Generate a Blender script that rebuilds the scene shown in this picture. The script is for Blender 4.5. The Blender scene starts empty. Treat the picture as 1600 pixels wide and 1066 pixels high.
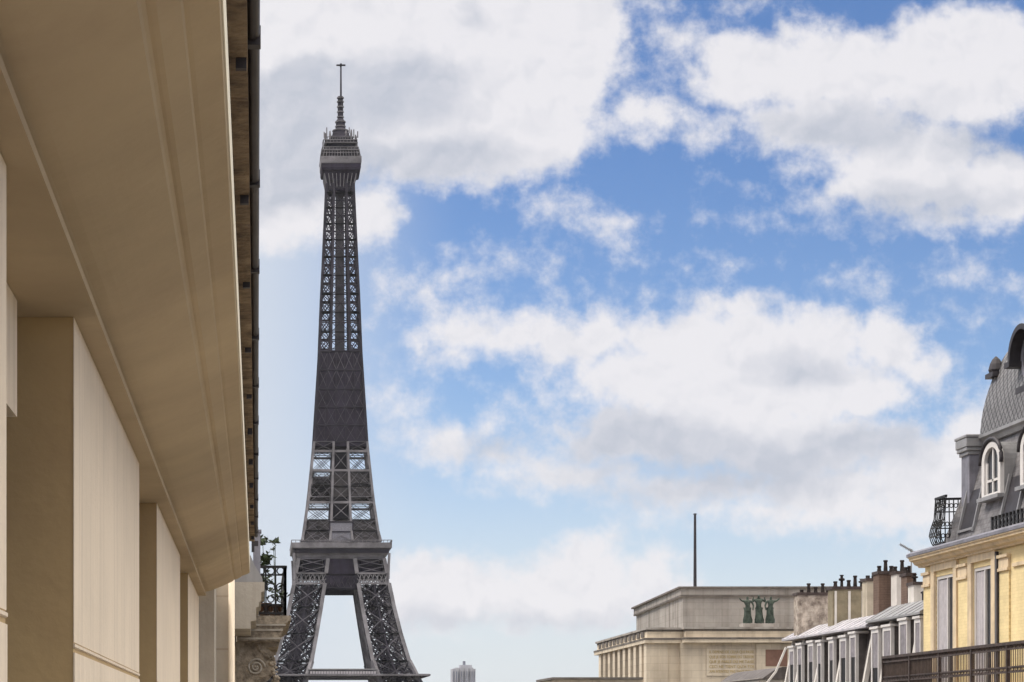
import bpy, math, random
from mathutils import Vector, Matrix
random.seed(7)
R = math.radians
C = bpy.context.scene.collection
SC = bpy.context.scene

# ------------------------------------------------------------------ camera
F, VX, VY, EYE = 3200.0, 402.0, 1138.0, 20.0        # focal length and vanishing point in photo pixels, eye height in m
cd = bpy.data.cameras.new('camera'); cam = bpy.data.objects.new('camera', cd); C.objects.link(cam)
cam.location = (0, 0, EYE); cam.rotation_euler = (R(90), 0, 0)
cd.sensor_width = 36; cd.lens = F/1600*36
cd.shift_x = (800-VX)/1600; cd.shift_y = (VY-533)/1600
cd.clip_start = 0.1; cd.clip_end = 20000
SC.camera = cam

# ------------------------------------------------------------------ exposure
SC.view_settings.view_transform = 'Standard'; SC.view_settings.look = 'None'
SC.view_settings.gamma = 1; SC.view_settings.use_curve_mapping = False
SC.view_settings.exposure = 0.55

# ------------------------------------------------------------------ sun
SUN_TO = Vector((-0.58, 0.18, 0.80)).normalized()
sd = bpy.data.lights.new('sun', 'SUN'); sun = bpy.data.objects.new('sun', sd); C.objects.link(sun)
sd.energy = 1.5; sd.angle = R(12); sd.color = (1.0, 0.94, 0.84)
sun.rotation_euler = SUN_TO.to_track_quat('Z', 'Y').to_euler()

# ------------------------------------------------------------------ sky
W = bpy.data.worlds.new('World'); SC.world = W; W.use_nodes = True
nt = W.node_tree; nt.nodes.clear()
def N(t, **k):
    n = nt.nodes.new(t)
    for a, v in k.items(): setattr(n, a, v)
    return n
def setin(n, i, v):
    if v is None: return
    if isinstance(v, bpy.types.NodeSocket): nt.links.new(v, n.inputs[i])
    else: n.inputs[i].default_value = v
def M_(op, a, b=None, c=None, clamp=False):
    n = N('ShaderNodeMath', operation=op, use_clamp=clamp)
    setin(n, 0, a); setin(n, 1, b); setin(n, 2, c); return n.outputs[0]
def V_(op, a, b=None, c=None, out=0):
    n = N('ShaderNodeVectorMath', operation=op)
    setin(n, 0, a); setin(n, 1, b); setin(n, 2, c); return n.outputs[out]
def SS(v, lo, hi, a=0.0, b=1.0):
    n = N('ShaderNodeMapRange', interpolation_type='SMOOTHSTEP')
    setin(n, 0, v); n.inputs[1].default_value = lo; n.inputs[2].default_value = hi
    n.inputs[3].default_value = a; n.inputs[4].default_value = b; return n.outputs[0]
def MIX(f, a, b):
    n = N('ShaderNodeMix', data_type='RGBA'); setin(n, 0, f); setin(n, 6, a); setin(n, 7, b); return n.outputs[2]
def NOI(vec, scale, detail=6, rough=.55, dist=0.0, dims='3D'):
    n = N('ShaderNodeTexNoise', noise_dimensions=dims); setin(n, 'Vector', vec)
    n.inputs['Scale'].default_value = scale; n.inputs['Detail'].default_value = detail
    n.inputs['Roughness'].default_value = rough; n.inputs['Distortion'].default_value = dist
    return n
sky = N('ShaderNodeTexSky', sky_type='NISHITA', sun_disc=False)
sky.sun_elevation = math.asin(SUN_TO.z); sky.sun_rotation = math.atan2(SUN_TO.x, SUN_TO.y)
sky.altitude = 100; sky.air_density = 1.0; sky.dust_density = 0.6; sky.ozone_density = 3.0
tc = N('ShaderNodeTexCoord'); dirv = V_('NORMALIZE', tc.outputs['Generated'])
sep = N('ShaderNodeSeparateXYZ'); nt.links.new(dirv, sep.inputs[0])
dx, dy, dz = sep.outputs
yy = M_('MAXIMUM', dy, 0.05)
# azimuth and altitude tangents of the sky direction, in units of 1/32 (about 1.8 degrees)
u = M_('MULTIPLY', M_('DIVIDE', dx, yy), 32.0); v = M_('MULTIPLY', M_('DIVIDE', dz, yy), 32.0)
cmb = N('ShaderNodeCombineXYZ'); nt.links.new(u, cmb.inputs[0]); nt.links.new(v, cmb.inputs[1])
P = cmb.outputs[0]
def toP(x, y): return ((x-VX)/100.0, (VY-y)/100.0)
# domain warp gives the cloud edges their curls
w1 = V_('SUBTRACT', NOI(P, .9, 3, .5).outputs['Color'], (0.5, 0.5, 0.5))
w2 = V_('SUBTRACT', NOI(P, 3.2, 4, .55).outputs['Color'], (0.5, 0.5, 0.5))
Pw = V_('MULTIPLY_ADD', w1, (.75, .55, 0), V_('MULTIPLY_ADD', w2, (.34, .30, 0), P))
def blobs(lst, k):
    acc = None
    for e in lst:
        x, y, rx, ry = e[:4]; s = e[4] if len(e) > 4 else 1.0
        cx, cy = toP(x, y); rx /= 100; ry /= 100
        q = V_('MULTIPLY_ADD', Pw, (1/rx, 1/ry, 0), (-cx/rx, -cy/ry, 0))
        L = V_('LENGTH', q, out=1)
        g = min(rx, ry)*1.7*s
        d = M_('MULTIPLY_ADD', L, -g, g-(1-s)*.25)
        acc = d if acc is None else M_('SMOOTH_MAX', acc, d, k)
    return acc
CL = [ # cumulus masses: azimuth, altitude, radii and firmness
 (610,60,330,150),(440,130,200,190),(820,205,120,78),(690,215,230,82),(900,55,95,85),(860,120,110,90),
 (560,335,72,55),(430,330,120,70),(880,15,110,50),(1010,188,95,42,.8),(1090,215,40,20,.6),(1000,20,60,40,.55),
 (868,322,58,26,.7),(940,352,62,28,.8),(982,382,32,22,.8),
 (745,425,105,38,.45),(690,455,80,26,.45),(590,450,36,60,.45),(800,405,60,20,.4),(610,600,50,40,.4),
 (1170,110,110,62),(1300,105,160,75),(1500,100,170,100),(1300,190,170,60),(1420,240,150,70),(1470,290,160,62),
 (1350,285,62,45),(1570,300,90,70),(1500,345,80,26),(1110,12,90,16,.6),(1060,60,90,50,.4),(1150,190,90,34,.55),(1060,130,60,26,.4),(700,560,60,30,.5),(640,640,60,40,.4),(830,640,70,30,.4),(730,470,110,24,.4),(1130,430,60,20,.35),
 (1262,264,36,16,.8),(1240,318,50,16,.5),(1190,300,40,18,.4),(1225,350,60,12,.4),
 (1325,420,30,32,.45),(1310,450,55,20,.45),(1490,425,70,26,.4),(1560,445,60,16,.35),(1530,500,60,10,.35),
 (890,472,30,12,.4),(1090,470,70,12,.35),
 (720,515,85,34),(830,520,120,38),(930,535,120,48),(1050,535,110,50),(1150,480,72,34),(1170,540,150,55),
 (1290,530,110,52),(1390,535,72,56),(1440,575,70,34),(1200,600,230,80),(1030,590,170,60),(1340,610,100,50),
 (1100,680,240,66),(1250,700,200,70),(960,690,110,48),(780,720,70,40,.75),(690,690,66,42,.9),(640,680,36,24,.6),
 (775,660,36,34,.6),(900,745,160,30,.9),(1080,765,180,34),(1300,770,190,50),(1450,745,110,70),(1530,700,80,70),
 (1560,640,60,40,.7),(1500,600,60,24,.5),(1400,800,180,40,.9),(1200,800,200,26,.85),(1540,770,80,60,.9),(1530,860,110,40,.6),(1020,812,36,16,.6),
 (690,925,110,66),(640,912,60,52),(915,885,84,58),(860,930,130,52),(1015,900,66,52),(960,938,130,48),(760,930,90,50),
 (800,955,220,30,.9),(1060,950,50,26,.7),(700,960,160,30),(900,960,160,26),(1000,880,40,30),(880,860,36,26),(1500,850,120,28,.5)]
base = blobs(CL, .28)
nf = NOI(P, 2.1, 9, .62); nb = NOI(P, .8, 3, .5)
fld = M_('ADD', M_('MULTIPLY_ADD', nf.outputs[0], 1.25, -.625), M_('ADD', base, M_('MULTIPLY_ADD', nb.outputs[0], .5, -.25)))
aF = M_('MULTIPLY', SS(fld, -.26, .46), .97)
# elsewhere in the sky: the same broken cumulus, from noise on the direction itself
gz = M_('MAXIMUM', M_('ABSOLUTE', dz), .12)
gp = V_('DIVIDE', dirv, N('ShaderNodeCombineXYZ').outputs[0]) if False else V_('MULTIPLY', dirv, (3.0, 3.0, 7.0))
gn = NOI(gp, 1.0, 8, .58).outputs[0]
aG = M_('MULTIPLY', SS(gn, .36, .56), .95)
front = M_('MULTIPLY', SS(dy, .55, .8), M_('MULTIPLY', SS(M_('ABSOLUTE', M_('SUBTRACT', u, 5.0)), 9.0, 13.0, 1, 0), SS(v, 12.5, 15.0, 1, 0)))
mx = N('ShaderNodeMix'); setin(mx, 0, front); setin(mx, 2, aG); setin(mx, 3, aF); alpha = mx.outputs[0]
# cloud body: bright tops, grey-lavender bases, billow relief
SH = [(1150,730,230,52),(1000,690,130,46),(1330,700,120,34),(540,150,190,60),(430,250,150,90),(640,250,170,38),
      (1450,320,110,34),(1330,200,150,34),(820,975,230,12),(1060,770,130,20),(760,700,60,22),(1250,575,60,20),(740,20,10,10),
      (1540,220,110,26),(640,120,100,30)]
sh = blobs(SH, .35)
off = V_('ADD', P, (-.10, .16, 0))
rel = M_('SUBTRACT', NOI(Pw, 1.5, 5, .5).outputs[0], NOI(V_('ADD', Pw, (-.09, .15, 0)), 1.5, 5, .5).outputs[0])
shade = M_('ADD', SS(M_('MULTIPLY_ADD', nb.outputs[0], .5, M_('ADD', sh, -.12)), -.30, .55, 0, .85), M_('MULTIPLY', rel, -1.3))
mid = N('ShaderNodeMix'); setin(mid, 0, front); mid.inputs[2].default_value = .15; setin(mid, 3, M_('MINIMUM', M_('MAXIMUM', shade, 0.0), 1.0))
CW, CG = (5.85, 5.75, 5.95, 1), (3.75, 3.95, 4.5, 1)
ccol = MIX(mid.outputs[0], CW, CG)
# high overhead, out of view, the clouds are brightened as added fill light
ccol = MIX(SS(dz, .37, .66), ccol, (27.5, 25.6, 22.4, 1))
# thin milky veil low on the horizon
tintn = N('ShaderNodeMix', data_type='RGBA', blend_type='MULTIPLY'); tintn.inputs[0].default_value = 1
nt.links.new(sky.outputs[0], tintn.inputs[6])
tint = MIX(SS(v, 1.5, 10.5), (.86, .88, .97, 1), (.50, .635, .835, 1)); nt.links.new(tint, tintn.inputs[7])
veil = M_('MULTIPLY', SS(M_('ADD', v, M_('MULTIPLY', M_('SUBTRACT', u, 4), .0)), 0.0, 5.5, .75, 0.0), 1.0)
skyc = MIX(veil, tintn.outputs[2], (5.2, 5.5, 5.95, 1))
skyc = MIX(M_('MULTIPLY', SS(u, -.5, 3.4, .95, 0.0), front), skyc, (4.5, 4.9, 5.5, 1))
col = MIX(alpha, skyc, ccol)
bg = N('ShaderNodeBackground'); bg.inputs[1].default_value = 0.1; nt.links.new(col, bg.inputs[0])
wo = N('ShaderNodeOutputWorld'); nt.links.new(bg.outputs[0], wo.inputs[0])

# ------------------------------------------------------------------ helpers
class MB:
    """collects shapes and links them as ONE mesh object"""
    def __init__(s): s.v = []; s.f = []
    def add(s, vs, fs):
        o = len(s.v); s.v += [tuple(x) for x in vs]; s.f += [tuple(i+o for i in f) for f in fs]; return s
    def box(s, x0, x1, y0, y1, z0, z1):
        return s.add([(x0,y0,z0),(x1,y0,z0),(x1,y1,z0),(x0,y1,z0),(x0,y0,z1),(x1,y0,z1),(x1,y1,z1),(x0,y1,z1)],
                     [(0,3,2,1),(4,5,6,7),(0,1,5,4),(1,2,6,5),(2,3,7,6),(3,0,4,7)])
    def beam(s, a, b, w, h=None):
        a = Vector(a); b = Vector(b); d = (b-a)
        if d.length < 1e-6: return s
        d.normalize(); up = Vector((0,0,1)) if abs(d.z) < .9 else Vector((0,1,0))
        if abs(d.z) >= .9: up = (Vector((0,1,0)) - d*d.y).normalized()
        r = d.cross(up).normalized(); t = r.cross(d).normalized(); h = h or w
        r *= w/2; t *= h/2
        vs = [a-r-t, a+r-t, a+r+t, a-r+t, b-r-t, b+r-t, b+r+t, b-r+t]
        return s.add(vs, [(0,3,2,1),(4,5,6,7),(0,1,5,4),(1,2,6,5),(2,3,7,6),(3,0,4,7)])
    def extr(s, prof, y0, y1, axis='y'):
        """closed profile [(x,z)] extruded along y (or profile [(y,z)] along x)"""
        n = len(prof)
        if axis == 'y': vs = [(x,y0,z) for x,z in prof]+[(x,y1,z) for x,z in prof]
        else: vs = [(y0,x,z) for x,z in prof]+[(y1,x,z) for x,z in prof]
        fs = [(i,(i+1)%n,n+(i+1)%n,n+i) for i in range(n)] + [tuple(range(n-1,-1,-1)), tuple(range(n,2*n))]
        return s.add(vs, fs)
    def poly(s, pts, z0, z1):
        """closed plan polygon raised from z0 to z1"""
        n = len(pts); vs = [(x,y,z0) for x,y in pts]+[(x,y,z1) for x,y in pts]
        return s.add(vs, [(i,(i+1)%n,n+(i+1)%n,n+i) for i in range(n)] + [tuple(range(n-1,-1,-1)), tuple(range(n,2*n))])
    def lathe(s, cx, cy, prof, n=16, ry=1.0):
        vs = []; fs = []
        for r, z in prof:
            for i in range(n):
                a = 2*math.pi*i/n; vs.append((cx+r*math.cos(a), cy+ry*r*math.sin(a), z))
        for j in range(len(prof)-1):
            for i in range(n): fs.append((j*n+i, j*n+(i+1)%n, (j+1)*n+(i+1)%n, (j+1)*n+i))
        fs.append(tuple(range(n-1,-1,-1))); fs.append(tuple(range((len(prof)-1)*n, len(prof)*n)))
        return s.add(vs, fs)
    def tube(s, pts, r, n=8):
        pts = [Vector(p) for p in pts]; vs = []; fs = []
        for k, p in enumerate(pts):
            d = (pts[min(k+1,len(pts)-1)]-pts[max(k-1,0)]).normalized()
            up = Vector((0,0,1)) if abs(d.z) < .9 else Vector((0,1,0))
            a = d.cross(up).normalized(); b = a.cross(d)
            rr = r[k] if isinstance(r, (list,tuple)) else r
            for i in range(n):
                t = 2*math.pi*i/n; vs.append(p+a*rr*math.cos(t)+b*rr*math.sin(t))
        for k in range(len(pts)-1):
            for i in range(n): fs.append((k*n+i, k*n+(i+1)%n, (k+1)*n+(i+1)%n, (k+1)*n+i))
        fs.append(tuple(range(n-1,-1,-1))); fs.append(tuple(range((len(pts)-1)*n, len(pts)*n)))
        return s.add(vs, fs)
    def frustum(s, cx, cy, prof, n=4):
        """square rings [(half width, z)]"""
        vs = []; fs = []
        for h, z in prof: vs += [(cx-h,cy-h,z),(cx+h,cy-h,z),(cx+h,cy+h,z),(cx-h,cy+h,z)]
        for j in range(len(prof)-1):
            for i in range(4): fs.append((j*4+i, j*4+(i+1)%4, (j+1)*4+(i+1)%4, (j+1)*4+i))
        fs.append((3,2,1,0)); k = (len(prof)-1)*4; fs.append((k,k+1,k+2,k+3))
        return s.add(vs, fs)
    def build(s, name, mat, parent=None, smooth=False, bevel=0):
        me = bpy.data.meshes.new(name); me.from_pydata(s.v, [], s.f); me.validate(); me.update()
        import bmesh
        bm = bmesh.new(); bm.from_mesh(me); bmesh.ops.recalc_face_normals(bm, faces=bm.faces); bm.to_mesh(me); bm.free()
        if smooth:
            for p in me.polygons: p.use_smooth = True
        me.materials.append(mat)
        o = bpy.data.objects.new(name, me); C.objects.link(o)
        if parent:
            o.parent = parent
            o.matrix_parent_inverse = parent.matrix_basis.inverted() if parent.type == 'EMPTY' else Matrix.Identity(4)
        if bevel:
            b = o.modifiers.new('bevel', 'BEVEL'); b.width = bevel; b.segments = 2; b.limit_method = 'ANGLE'
        return o
def tag(o, label=None, cat=None, group=None, kind=None):
    if label: o['label'] = label
    if cat: o['category'] = cat
    if group: o['group'] = group
    if kind: o['kind'] = kind
    return o
def thing(name, loc, label, cat, group=None):
    o = bpy.data.objects.new(name, None); C.objects.link(o); o.location = loc
    return tag(o, label, cat, group)
def copy_tree(o, parent=None, loc=None, label=None):
    c = o.copy(); C.objects.link(c)
    if parent: c.parent = parent
    if loc is not None: c.location = loc
    if label: c['label'] = label
    for ch in list(o.children): copy_tree(ch, c)
    return c
def mat(name, col, rough=.8, var=.12, scale=1.0, bump=0.0, bscale=None, metal=0.0, col2=None, streak=0.0, sscale=1.0, tiles=None, spec=.3):
    """noise-mottled paint / stone / metal; streak = vertical weather stains; tiles = (w, h, mortar) courses"""
    m = bpy.data.materials.new(name); m.use_nodes = True; t = m.node_tree; nd = t.nodes; L = t.links
    bs = nd['Principled BSDF']; bs.inputs['Roughness'].default_value = rough; bs.inputs['Metallic'].default_value = metal
    bs.inputs['Specular IOR Level'].default_value = spec
    c = nd.new('ShaderNodeTexCoord'); o = c.outputs['Object']
    n = nd.new('ShaderNodeTexNoise'); n.inputs['Scale'].default_value = scale; n.inputs['Detail'].default_value = 8; n.inputs['Roughness'].default_value = .62
    L.new(o, n.inputs['Vector'])
    r = nd.new('ShaderNodeMapRange'); L.new(n.outputs[0], r.inputs[0]); r.inputs[1].default_value = .3; r.inputs[2].default_value = .7
    a = Vector(col[:3]); b = Vector(col2[:3]) if col2 else a*(1-2*var)
    mx = nd.new('ShaderNodeMix'); mx.data_type = 'RGBA'; L.new(r.outputs[0], mx.inputs[0])
    hi = a*(1+var)
    mx.inputs[6].default_value = (*[min(1,q) for q in hi], 1); mx.inputs[7].default_value = (*b, 1)
    out = mx.outputs[2]
    if streak:
        mp = nd.new('ShaderNodeMapping'); mp.inputs['Scale'].default_value = (sscale, sscale, sscale*.05); L.new(o, mp.inputs[0])
        n2 = nd.new('ShaderNodeTexNoise'); n2.inputs['Scale'].default_value = 1; n2.inputs['Detail'].default_value = 5; L.new(mp.outputs[0], n2.inputs['Vector'])
        r2 = nd.new('ShaderNodeMapRange'); L.new(n2.outputs[0], r2.inputs[0]); r2.inputs[1].default_value = .48; r2.inputs[2].default_value = .72; r2.inputs[4].default_value = streak
        m2 = nd.new('ShaderNodeMix'); m2.data_type = 'RGBA'; m2.blend_type = 'MULTIPLY'; L.new(r2.outputs[0], m2.inputs[0]); L.new(out, m2.inputs[6]); m2.inputs[7].default_value = (.42,.38,.36,1)
        out = m2.outputs[2]
    bh = n.outputs[0]
    if tiles:
        w, h, mo, vec = tiles
        sp = nd.new('ShaderNodeSeparateXYZ'); L.new(o, sp.inputs[0]); cb = nd.new('ShaderNodeCombineXYZ')
        L.new(sp.outputs[0 if vec == 'xz' else 1], cb.inputs[0]); L.new(sp.outputs[2], cb.inputs[1])
        br = nd.new('ShaderNodeTexBrick'); L.new(cb.outputs[0], br.inputs[0]); br.inputs['Scale'].default_value = 1
        br.inputs['Brick Width'].default_value = w; br.inputs['Row Height'].default_value = h; br.inputs['Mortar Size'].default_value = mo
        br.inputs['Mortar Smooth'].default_value = .2
        br.inputs['Color1'].default_value = (1,1,1,1); br.inputs['Color2'].default_value = (.93,.92,.91,1); br.inputs['Mortar'].default_value = (.80,.78,.76,1)
        m3 = nd.new('ShaderNodeMix'); m3.data_type = 'RGBA'; m3.blend_type = 'MULTIPLY'; m3.inputs[0].default_value = 1; L.new(out, m3.inputs[6]); L.new(br.outputs[0], m3.inputs[7]); out = m3.outputs[2]
    L.new(out, bs.inputs['Base Color'])
    if bump:
        nb_ = nd.new('ShaderNodeTexNoise'); nb_.inputs['Scale'].default_value = bscale or scale*8; nb_.inputs['Detail'].default_value = 6; L.new(o, nb_.inputs['Vector'])
        bp = nd.new('ShaderNodeBump'); bp.inputs['Strength'].default_value = bump; bp.inputs['Distance'].default_value = .02; L.new(nb_.outputs[0], bp.inputs['Height']); L.new(bp.outputs[0], bs.inputs['Normal'])
    return m
def X_(px, d): return (px-VX)*d/F
def H_(py, d): return EYE+(VY-py)*d/F

# materials
m_pier   = mat('pale_painted_stone', (.82,.70,.56), .85, .04, .9, .25, 14, streak=.22, sscale=9)
m_cream  = mat('ochre_painted_render', (.52,.38,.20), .85, .09, .7, .3, 9, col2=(.44,.31,.17))
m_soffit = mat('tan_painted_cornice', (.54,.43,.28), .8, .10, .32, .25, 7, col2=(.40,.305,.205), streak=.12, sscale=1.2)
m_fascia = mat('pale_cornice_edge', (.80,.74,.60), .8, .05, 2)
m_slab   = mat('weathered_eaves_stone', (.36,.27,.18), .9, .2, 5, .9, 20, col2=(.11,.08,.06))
m_zincd  = mat('dark_zinc', (.05,.045,.05), .5, .2, 3, metal=.3)
m_zinc   = mat('pale_zinc', (.32,.315,.32), .5, .10, 1.5, metal=.35, streak=.3, sscale=6)
m_zincb  = mat('blue_grey_zinc', (.23,.225,.26), .55, .2, 2, metal=.2, streak=.3, sscale=6)
m_zincc = mat('brownish_zinc_cheek', (.12,.105,.10), .7, .25, 3, streak=.4, sscale=8)
m_zincl = mat('bright_zinc_sheet', (.50,.48,.51), .5, .15, 2.5, metal=.1, streak=.25, sscale=4)
m_blind = mat('grey_window_blind', (.27,.25,.27), .8, .15, 5, streak=.5, sscale=20)
m_dark = mat('dark_room_glass', (.014,.013,.015), .4, .3, 3, spec=.08)
m_slate  = mat('slate_tiles', (.22,.21,.215), .6, .25, 3.5, .6, 30, col2=(.09,.085,.09), tiles=(.24,.13,.018,'yz'))
m_stone  = mat('limestone', (.40,.365,.32), .9, .10, 1.2, .35, 18, streak=.4, sscale=3)
m_brown  = mat('weathered_limestone', (.34,.29,.23), .9, .25, 7, .9, 25, col2=(.10,.08,.06))
m_white  = mat('white_painted_wood', (.66,.63,.61), .6, .05, 4)
m_iron   = mat('black_iron', (.015,.014,.015), .5, .2, 8)
m_ironb  = mat('rusty_brown_iron', (.07,.05,.045), .6, .3, 6)
m_yellow = mat('yellow_brick', (.84,.68,.38), .9, .08, 1.5, .3, 30, tiles=(.24,.08,.003,'yz'))
m_trim   = mat('cream_stone_trim', (.72,.58,.40), .85, .10, 2.5, .3, 20, streak=.3, sscale=8)
m_glass  = mat('window_glass', (.03,.033,.04), .15, .2, 3, spec=.25)
m_curtain= mat('grey_white_curtain', (.50,.47,.49), .85, .08, 6, streak=.3, sscale=25)
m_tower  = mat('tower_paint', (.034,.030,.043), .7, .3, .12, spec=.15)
m_towerl = mat('tower_paint_light', (.20,.19,.205), .7, .3, .15, spec=.15)  # paler copy of the tower paint; puts highlights on chords and edges into colour
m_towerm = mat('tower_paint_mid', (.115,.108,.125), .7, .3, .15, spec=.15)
m_net    = mat('dark_tower_netting', (.036,.030,.046), .95, .3, .12, .4, 2, spec=.05, streak=.5, sscale=.5)
m_netg   = mat('grey_tower_netting', (.075,.068,.072), .95, .3, .3, .4, 2, spec=.05, streak=.4, sscale=.5)
m_palais = mat('palace_stone', (.64,.55,.43), .9, .09, .3, .3, 3, streak=.5, sscale=.7, tiles=(2.4,.9,.03,'xz'))
m_palaisg= mat('palace_stone_grey', (.37,.34,.31), .9, .12, .3, .3, 3, streak=.85, sscale=.6, tiles=(2.4,.9,.03,'xz'))
m_palaisd= mat('palace_stone_dark', (.16,.14,.125), .9, .25, .5, streak=.5, sscale=1.2)
m_bronze = mat('green_bronze', (.016,.022,.018), .6, .3, 3.2, .6, 6, metal=.1, col2=(.075,.10,.075))
m_gold   = mat('gilded_letters', (.46,.34,.15), .6, .1, 1)
m_brick  = mat('brown_brick', (.17,.115,.09), .9, .12, 3, .4, 30, tiles=(.22,.075,.008,'xz'), streak=.4, sscale=5)
m_rubble = mat('patchy_rendered_masonry', (.55,.48,.41), .95, .15, 4.5, .9, 9, col2=(.12,.09,.075), streak=.3, sscale=4)
m_white2 = mat('white_chimney_render', (.66,.62,.58), .9, .06, 3, .3, 12, streak=.4, sscale=6)
m_beige  = mat('beige_chimney_render', (.48,.42,.33), .9, .12, 2.5, .4, 12, streak=.4, sscale=5)
m_olive  = mat('olive_stained_render', (.26,.22,.15), .9, .2, 2.5, .4, 12)
m_pot    = mat('sooty_clay_pot', (.035,.026,.024), .85, .4, 9)
m_leaf   = mat('dark_leaves', (.035,.055,.02), .6, .4, 6)
m_clay   = mat('terracotta_pot', (.09,.05,.035), .8, .15, 6)
m_far    = mat('far_concrete', (.36,.36,.40), .8, .15, .03)
m_fard   = mat('far_windows', (.16,.17,.22), .4, .2, .03)
m_asph   = mat('asphalt', (.05,.05,.052), .9, .15, .6, .3, 30)
m_pave   = mat('pavement_granite', (.26,.25,.24), .9, .12, 1.2, .3, 20)
m_ground = mat('city_ground', (.16,.15,.13), .95, .2, .02)
m_redb   = mat('red_brown_blind', (.21,.115,.085), .8, .12, 1.2)
m_mark   = mat('white_road_paint', (.72,.72,.70), .8, .1, 2)

# ------------------------------------------------------------------ ground
g = MB(); ny = 60; ys = [-400+ (4900+400)*(i/ny) for i in range(ny+1)]; ys = sorted(set(ys+[240,350,400,450,500,550,600,650]))
def gz_(y):
    t = min(1, max(0, (y-240)/380)); t = t*t*(3-2*t); return -.03-14*t
xs = [-4300,-1500,-500,-200,-60,0,60,200,500,1500,4300]
for y in ys:
    for x in xs: g.v.append((x, y, gz_(y)))
nx = len(xs)
for j in range(len(ys)-1):
    for i in range(nx-1): g.f.append((j*nx+i, j*nx+i+1, (j+1)*nx+i+1, (j+1)*nx+i))
tag(g.build('ground', m_ground), kind='structure')
tag(MB().box(2.6, 14.4, -60, 235, -.02, .0).build('street', m_asph), kind='structure')
for x0, x1 in ((-.9, 2.6), (14.4, 18.0)):
    tag(MB().box(x0, x1, -60, 235, -.02, .13).build('pavement', m_pave), kind='structure')
ml = MB()
for k in range(40): ml.box(8.4, 8.55, -50+k*7, -47+k*7, .0, .004)
tag(ml.build('lane_marking', m_mark), kind='structure')

E = EYE
# ================================================================== LEFT BUILDING
lb = thing('apartment_building', (-6, 14, 0), 'pale near building filling the left edge, with deep tan cornice and flat piers', 'building')
Y0, Y1 = -5.0, 34.0
prof = [(-1.9, E+2.2), (-.875, E+2.2), (-.855, E+2.2), (-.85, E+2.23), (-.875, E+2.235), (-.875, E+2.25), (-.86, E+2.262)]
# long shallow cove to the first groove, a flat band, a second groove, the drip edge
for i in range(9):
    t = i/8; prof.append((-.845+(.845-.405)*t, E+2.268+(2.44-2.268)*(t**1.25)))
prof += [(-.395, E+2.455), (-.380, E+2.468), (-.366, E+2.468), (-.345, E+2.472), (-.266, E+2.515), (-.258, E+2.528), (-.250, E+2.530), (-.238, E+2.533), (-.135, E+2.575), (-.128, E+2.59), (-1.9, E+2.59)]
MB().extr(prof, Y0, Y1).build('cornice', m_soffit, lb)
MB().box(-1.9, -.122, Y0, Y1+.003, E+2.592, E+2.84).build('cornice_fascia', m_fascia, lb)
# eaves slabs with open joints, carried beyond the fascia
es = MB(); yj = Y0+.1
jy = [10.1+2.52*k for k in range(-6, 10)]
a = Y0
for j in jy+[Y1]:
    if j > a+.05: es.box(-1.6, -.045, a, min(j, Y1)-.035, E+3.10+.012*(int(j*7)%3-1), E+3.26); a = j
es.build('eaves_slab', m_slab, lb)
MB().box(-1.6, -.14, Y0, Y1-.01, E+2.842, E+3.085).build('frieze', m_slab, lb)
gut = MB(); gut.tube([(-.018, y, E+3.20+.006*math.sin(y*.9)) for y in [Y0+i*.75 for i in range(int((Y1-Y0)/.75)+1)]]+[(-.018, Y1, E+3.2)], .030, 10)
gut_o = gut.build('gutter', m_zincd, lb, smooth=True)
for k in range(-2, 11):
    y = 11.9+2.36*k+random.uniform(-.08,.08)
    b = MB(); b.box(-.06, .016, y-.03, y+.035, E+3.155, E+3.245); b.box(-.10, -.05, y-.02, y+.02, E+3.05, E+3.245)
    b.build('gutter_bracket', m_zincd, lb)
MB().extr([(-.3,E+3.27),(-4,E+7.5),(-11.5,E+7.9),(-11.5,E+3.27)], Y0, Y1).build('roof', m_zinc, lb)
MB().box(-11.6, -1.62, Y0, Y1+.5, 0, E+3.26).build('wall', m_cream, lb)
PX = -.98
rec = [(-1.0,1.95),(8.0,10.95),(17.0,20.0),(26.0,29.0)]
pe = [Y0]+[q for r in rec for q in r]+[34.3]
for i in range(0, len(pe), 2):
    y0, y1 = pe[i], pe[i+1]
    MB().box(-1.62, PX-.004, y0+.004, y1-.002, 0.15, E+2.198).build('pier_core', m_cream, lb)
    fp = MB(); fp.box(PX-.004, PX, y0, y1, E+.46, E+2.196).build('pier_face', m_pier, lb)
    p = MB(); p.box(PX-.004, PX+.004, y0, y1, .15, E+.405); p.build('plinth', m_pier, lb)
    s = MB(); s.extr([(PX-.0035,E+.43),(PX+.006,E+.435),(PX+.006,E+.450),(PX-.0035,E+.455)], y0, y1); s.build('string_course', m_pier, lb)
for (y0, y1) in rec:
    w = MB(); w.box(-1.615, -1.55, y0, y0+.09, E-1.2, E+2.19); w.box(-1.615, -1.55, y1-.09, y1, E-1.2, E+2.19); w.box(-1.615,-1.55,(y0+y1)/2-.05,(y0+y1)/2+.05,E-1.2,E+2.19); w.box(-1.614,-1.551,y0,y1,E-1.28,E-1.2)
    f = w.build('window', m_white, lb)
    MB().box(-1.61, -1.58, y0+.09, y1-.09, E-1.2, E+2.18).build('pane', m_glass, f)
    MB().box(-1.55, -1.235, y0+.02, y1-.42, E+1.60, E+2.197).build('blind_box', m_pier, lb)
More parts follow.
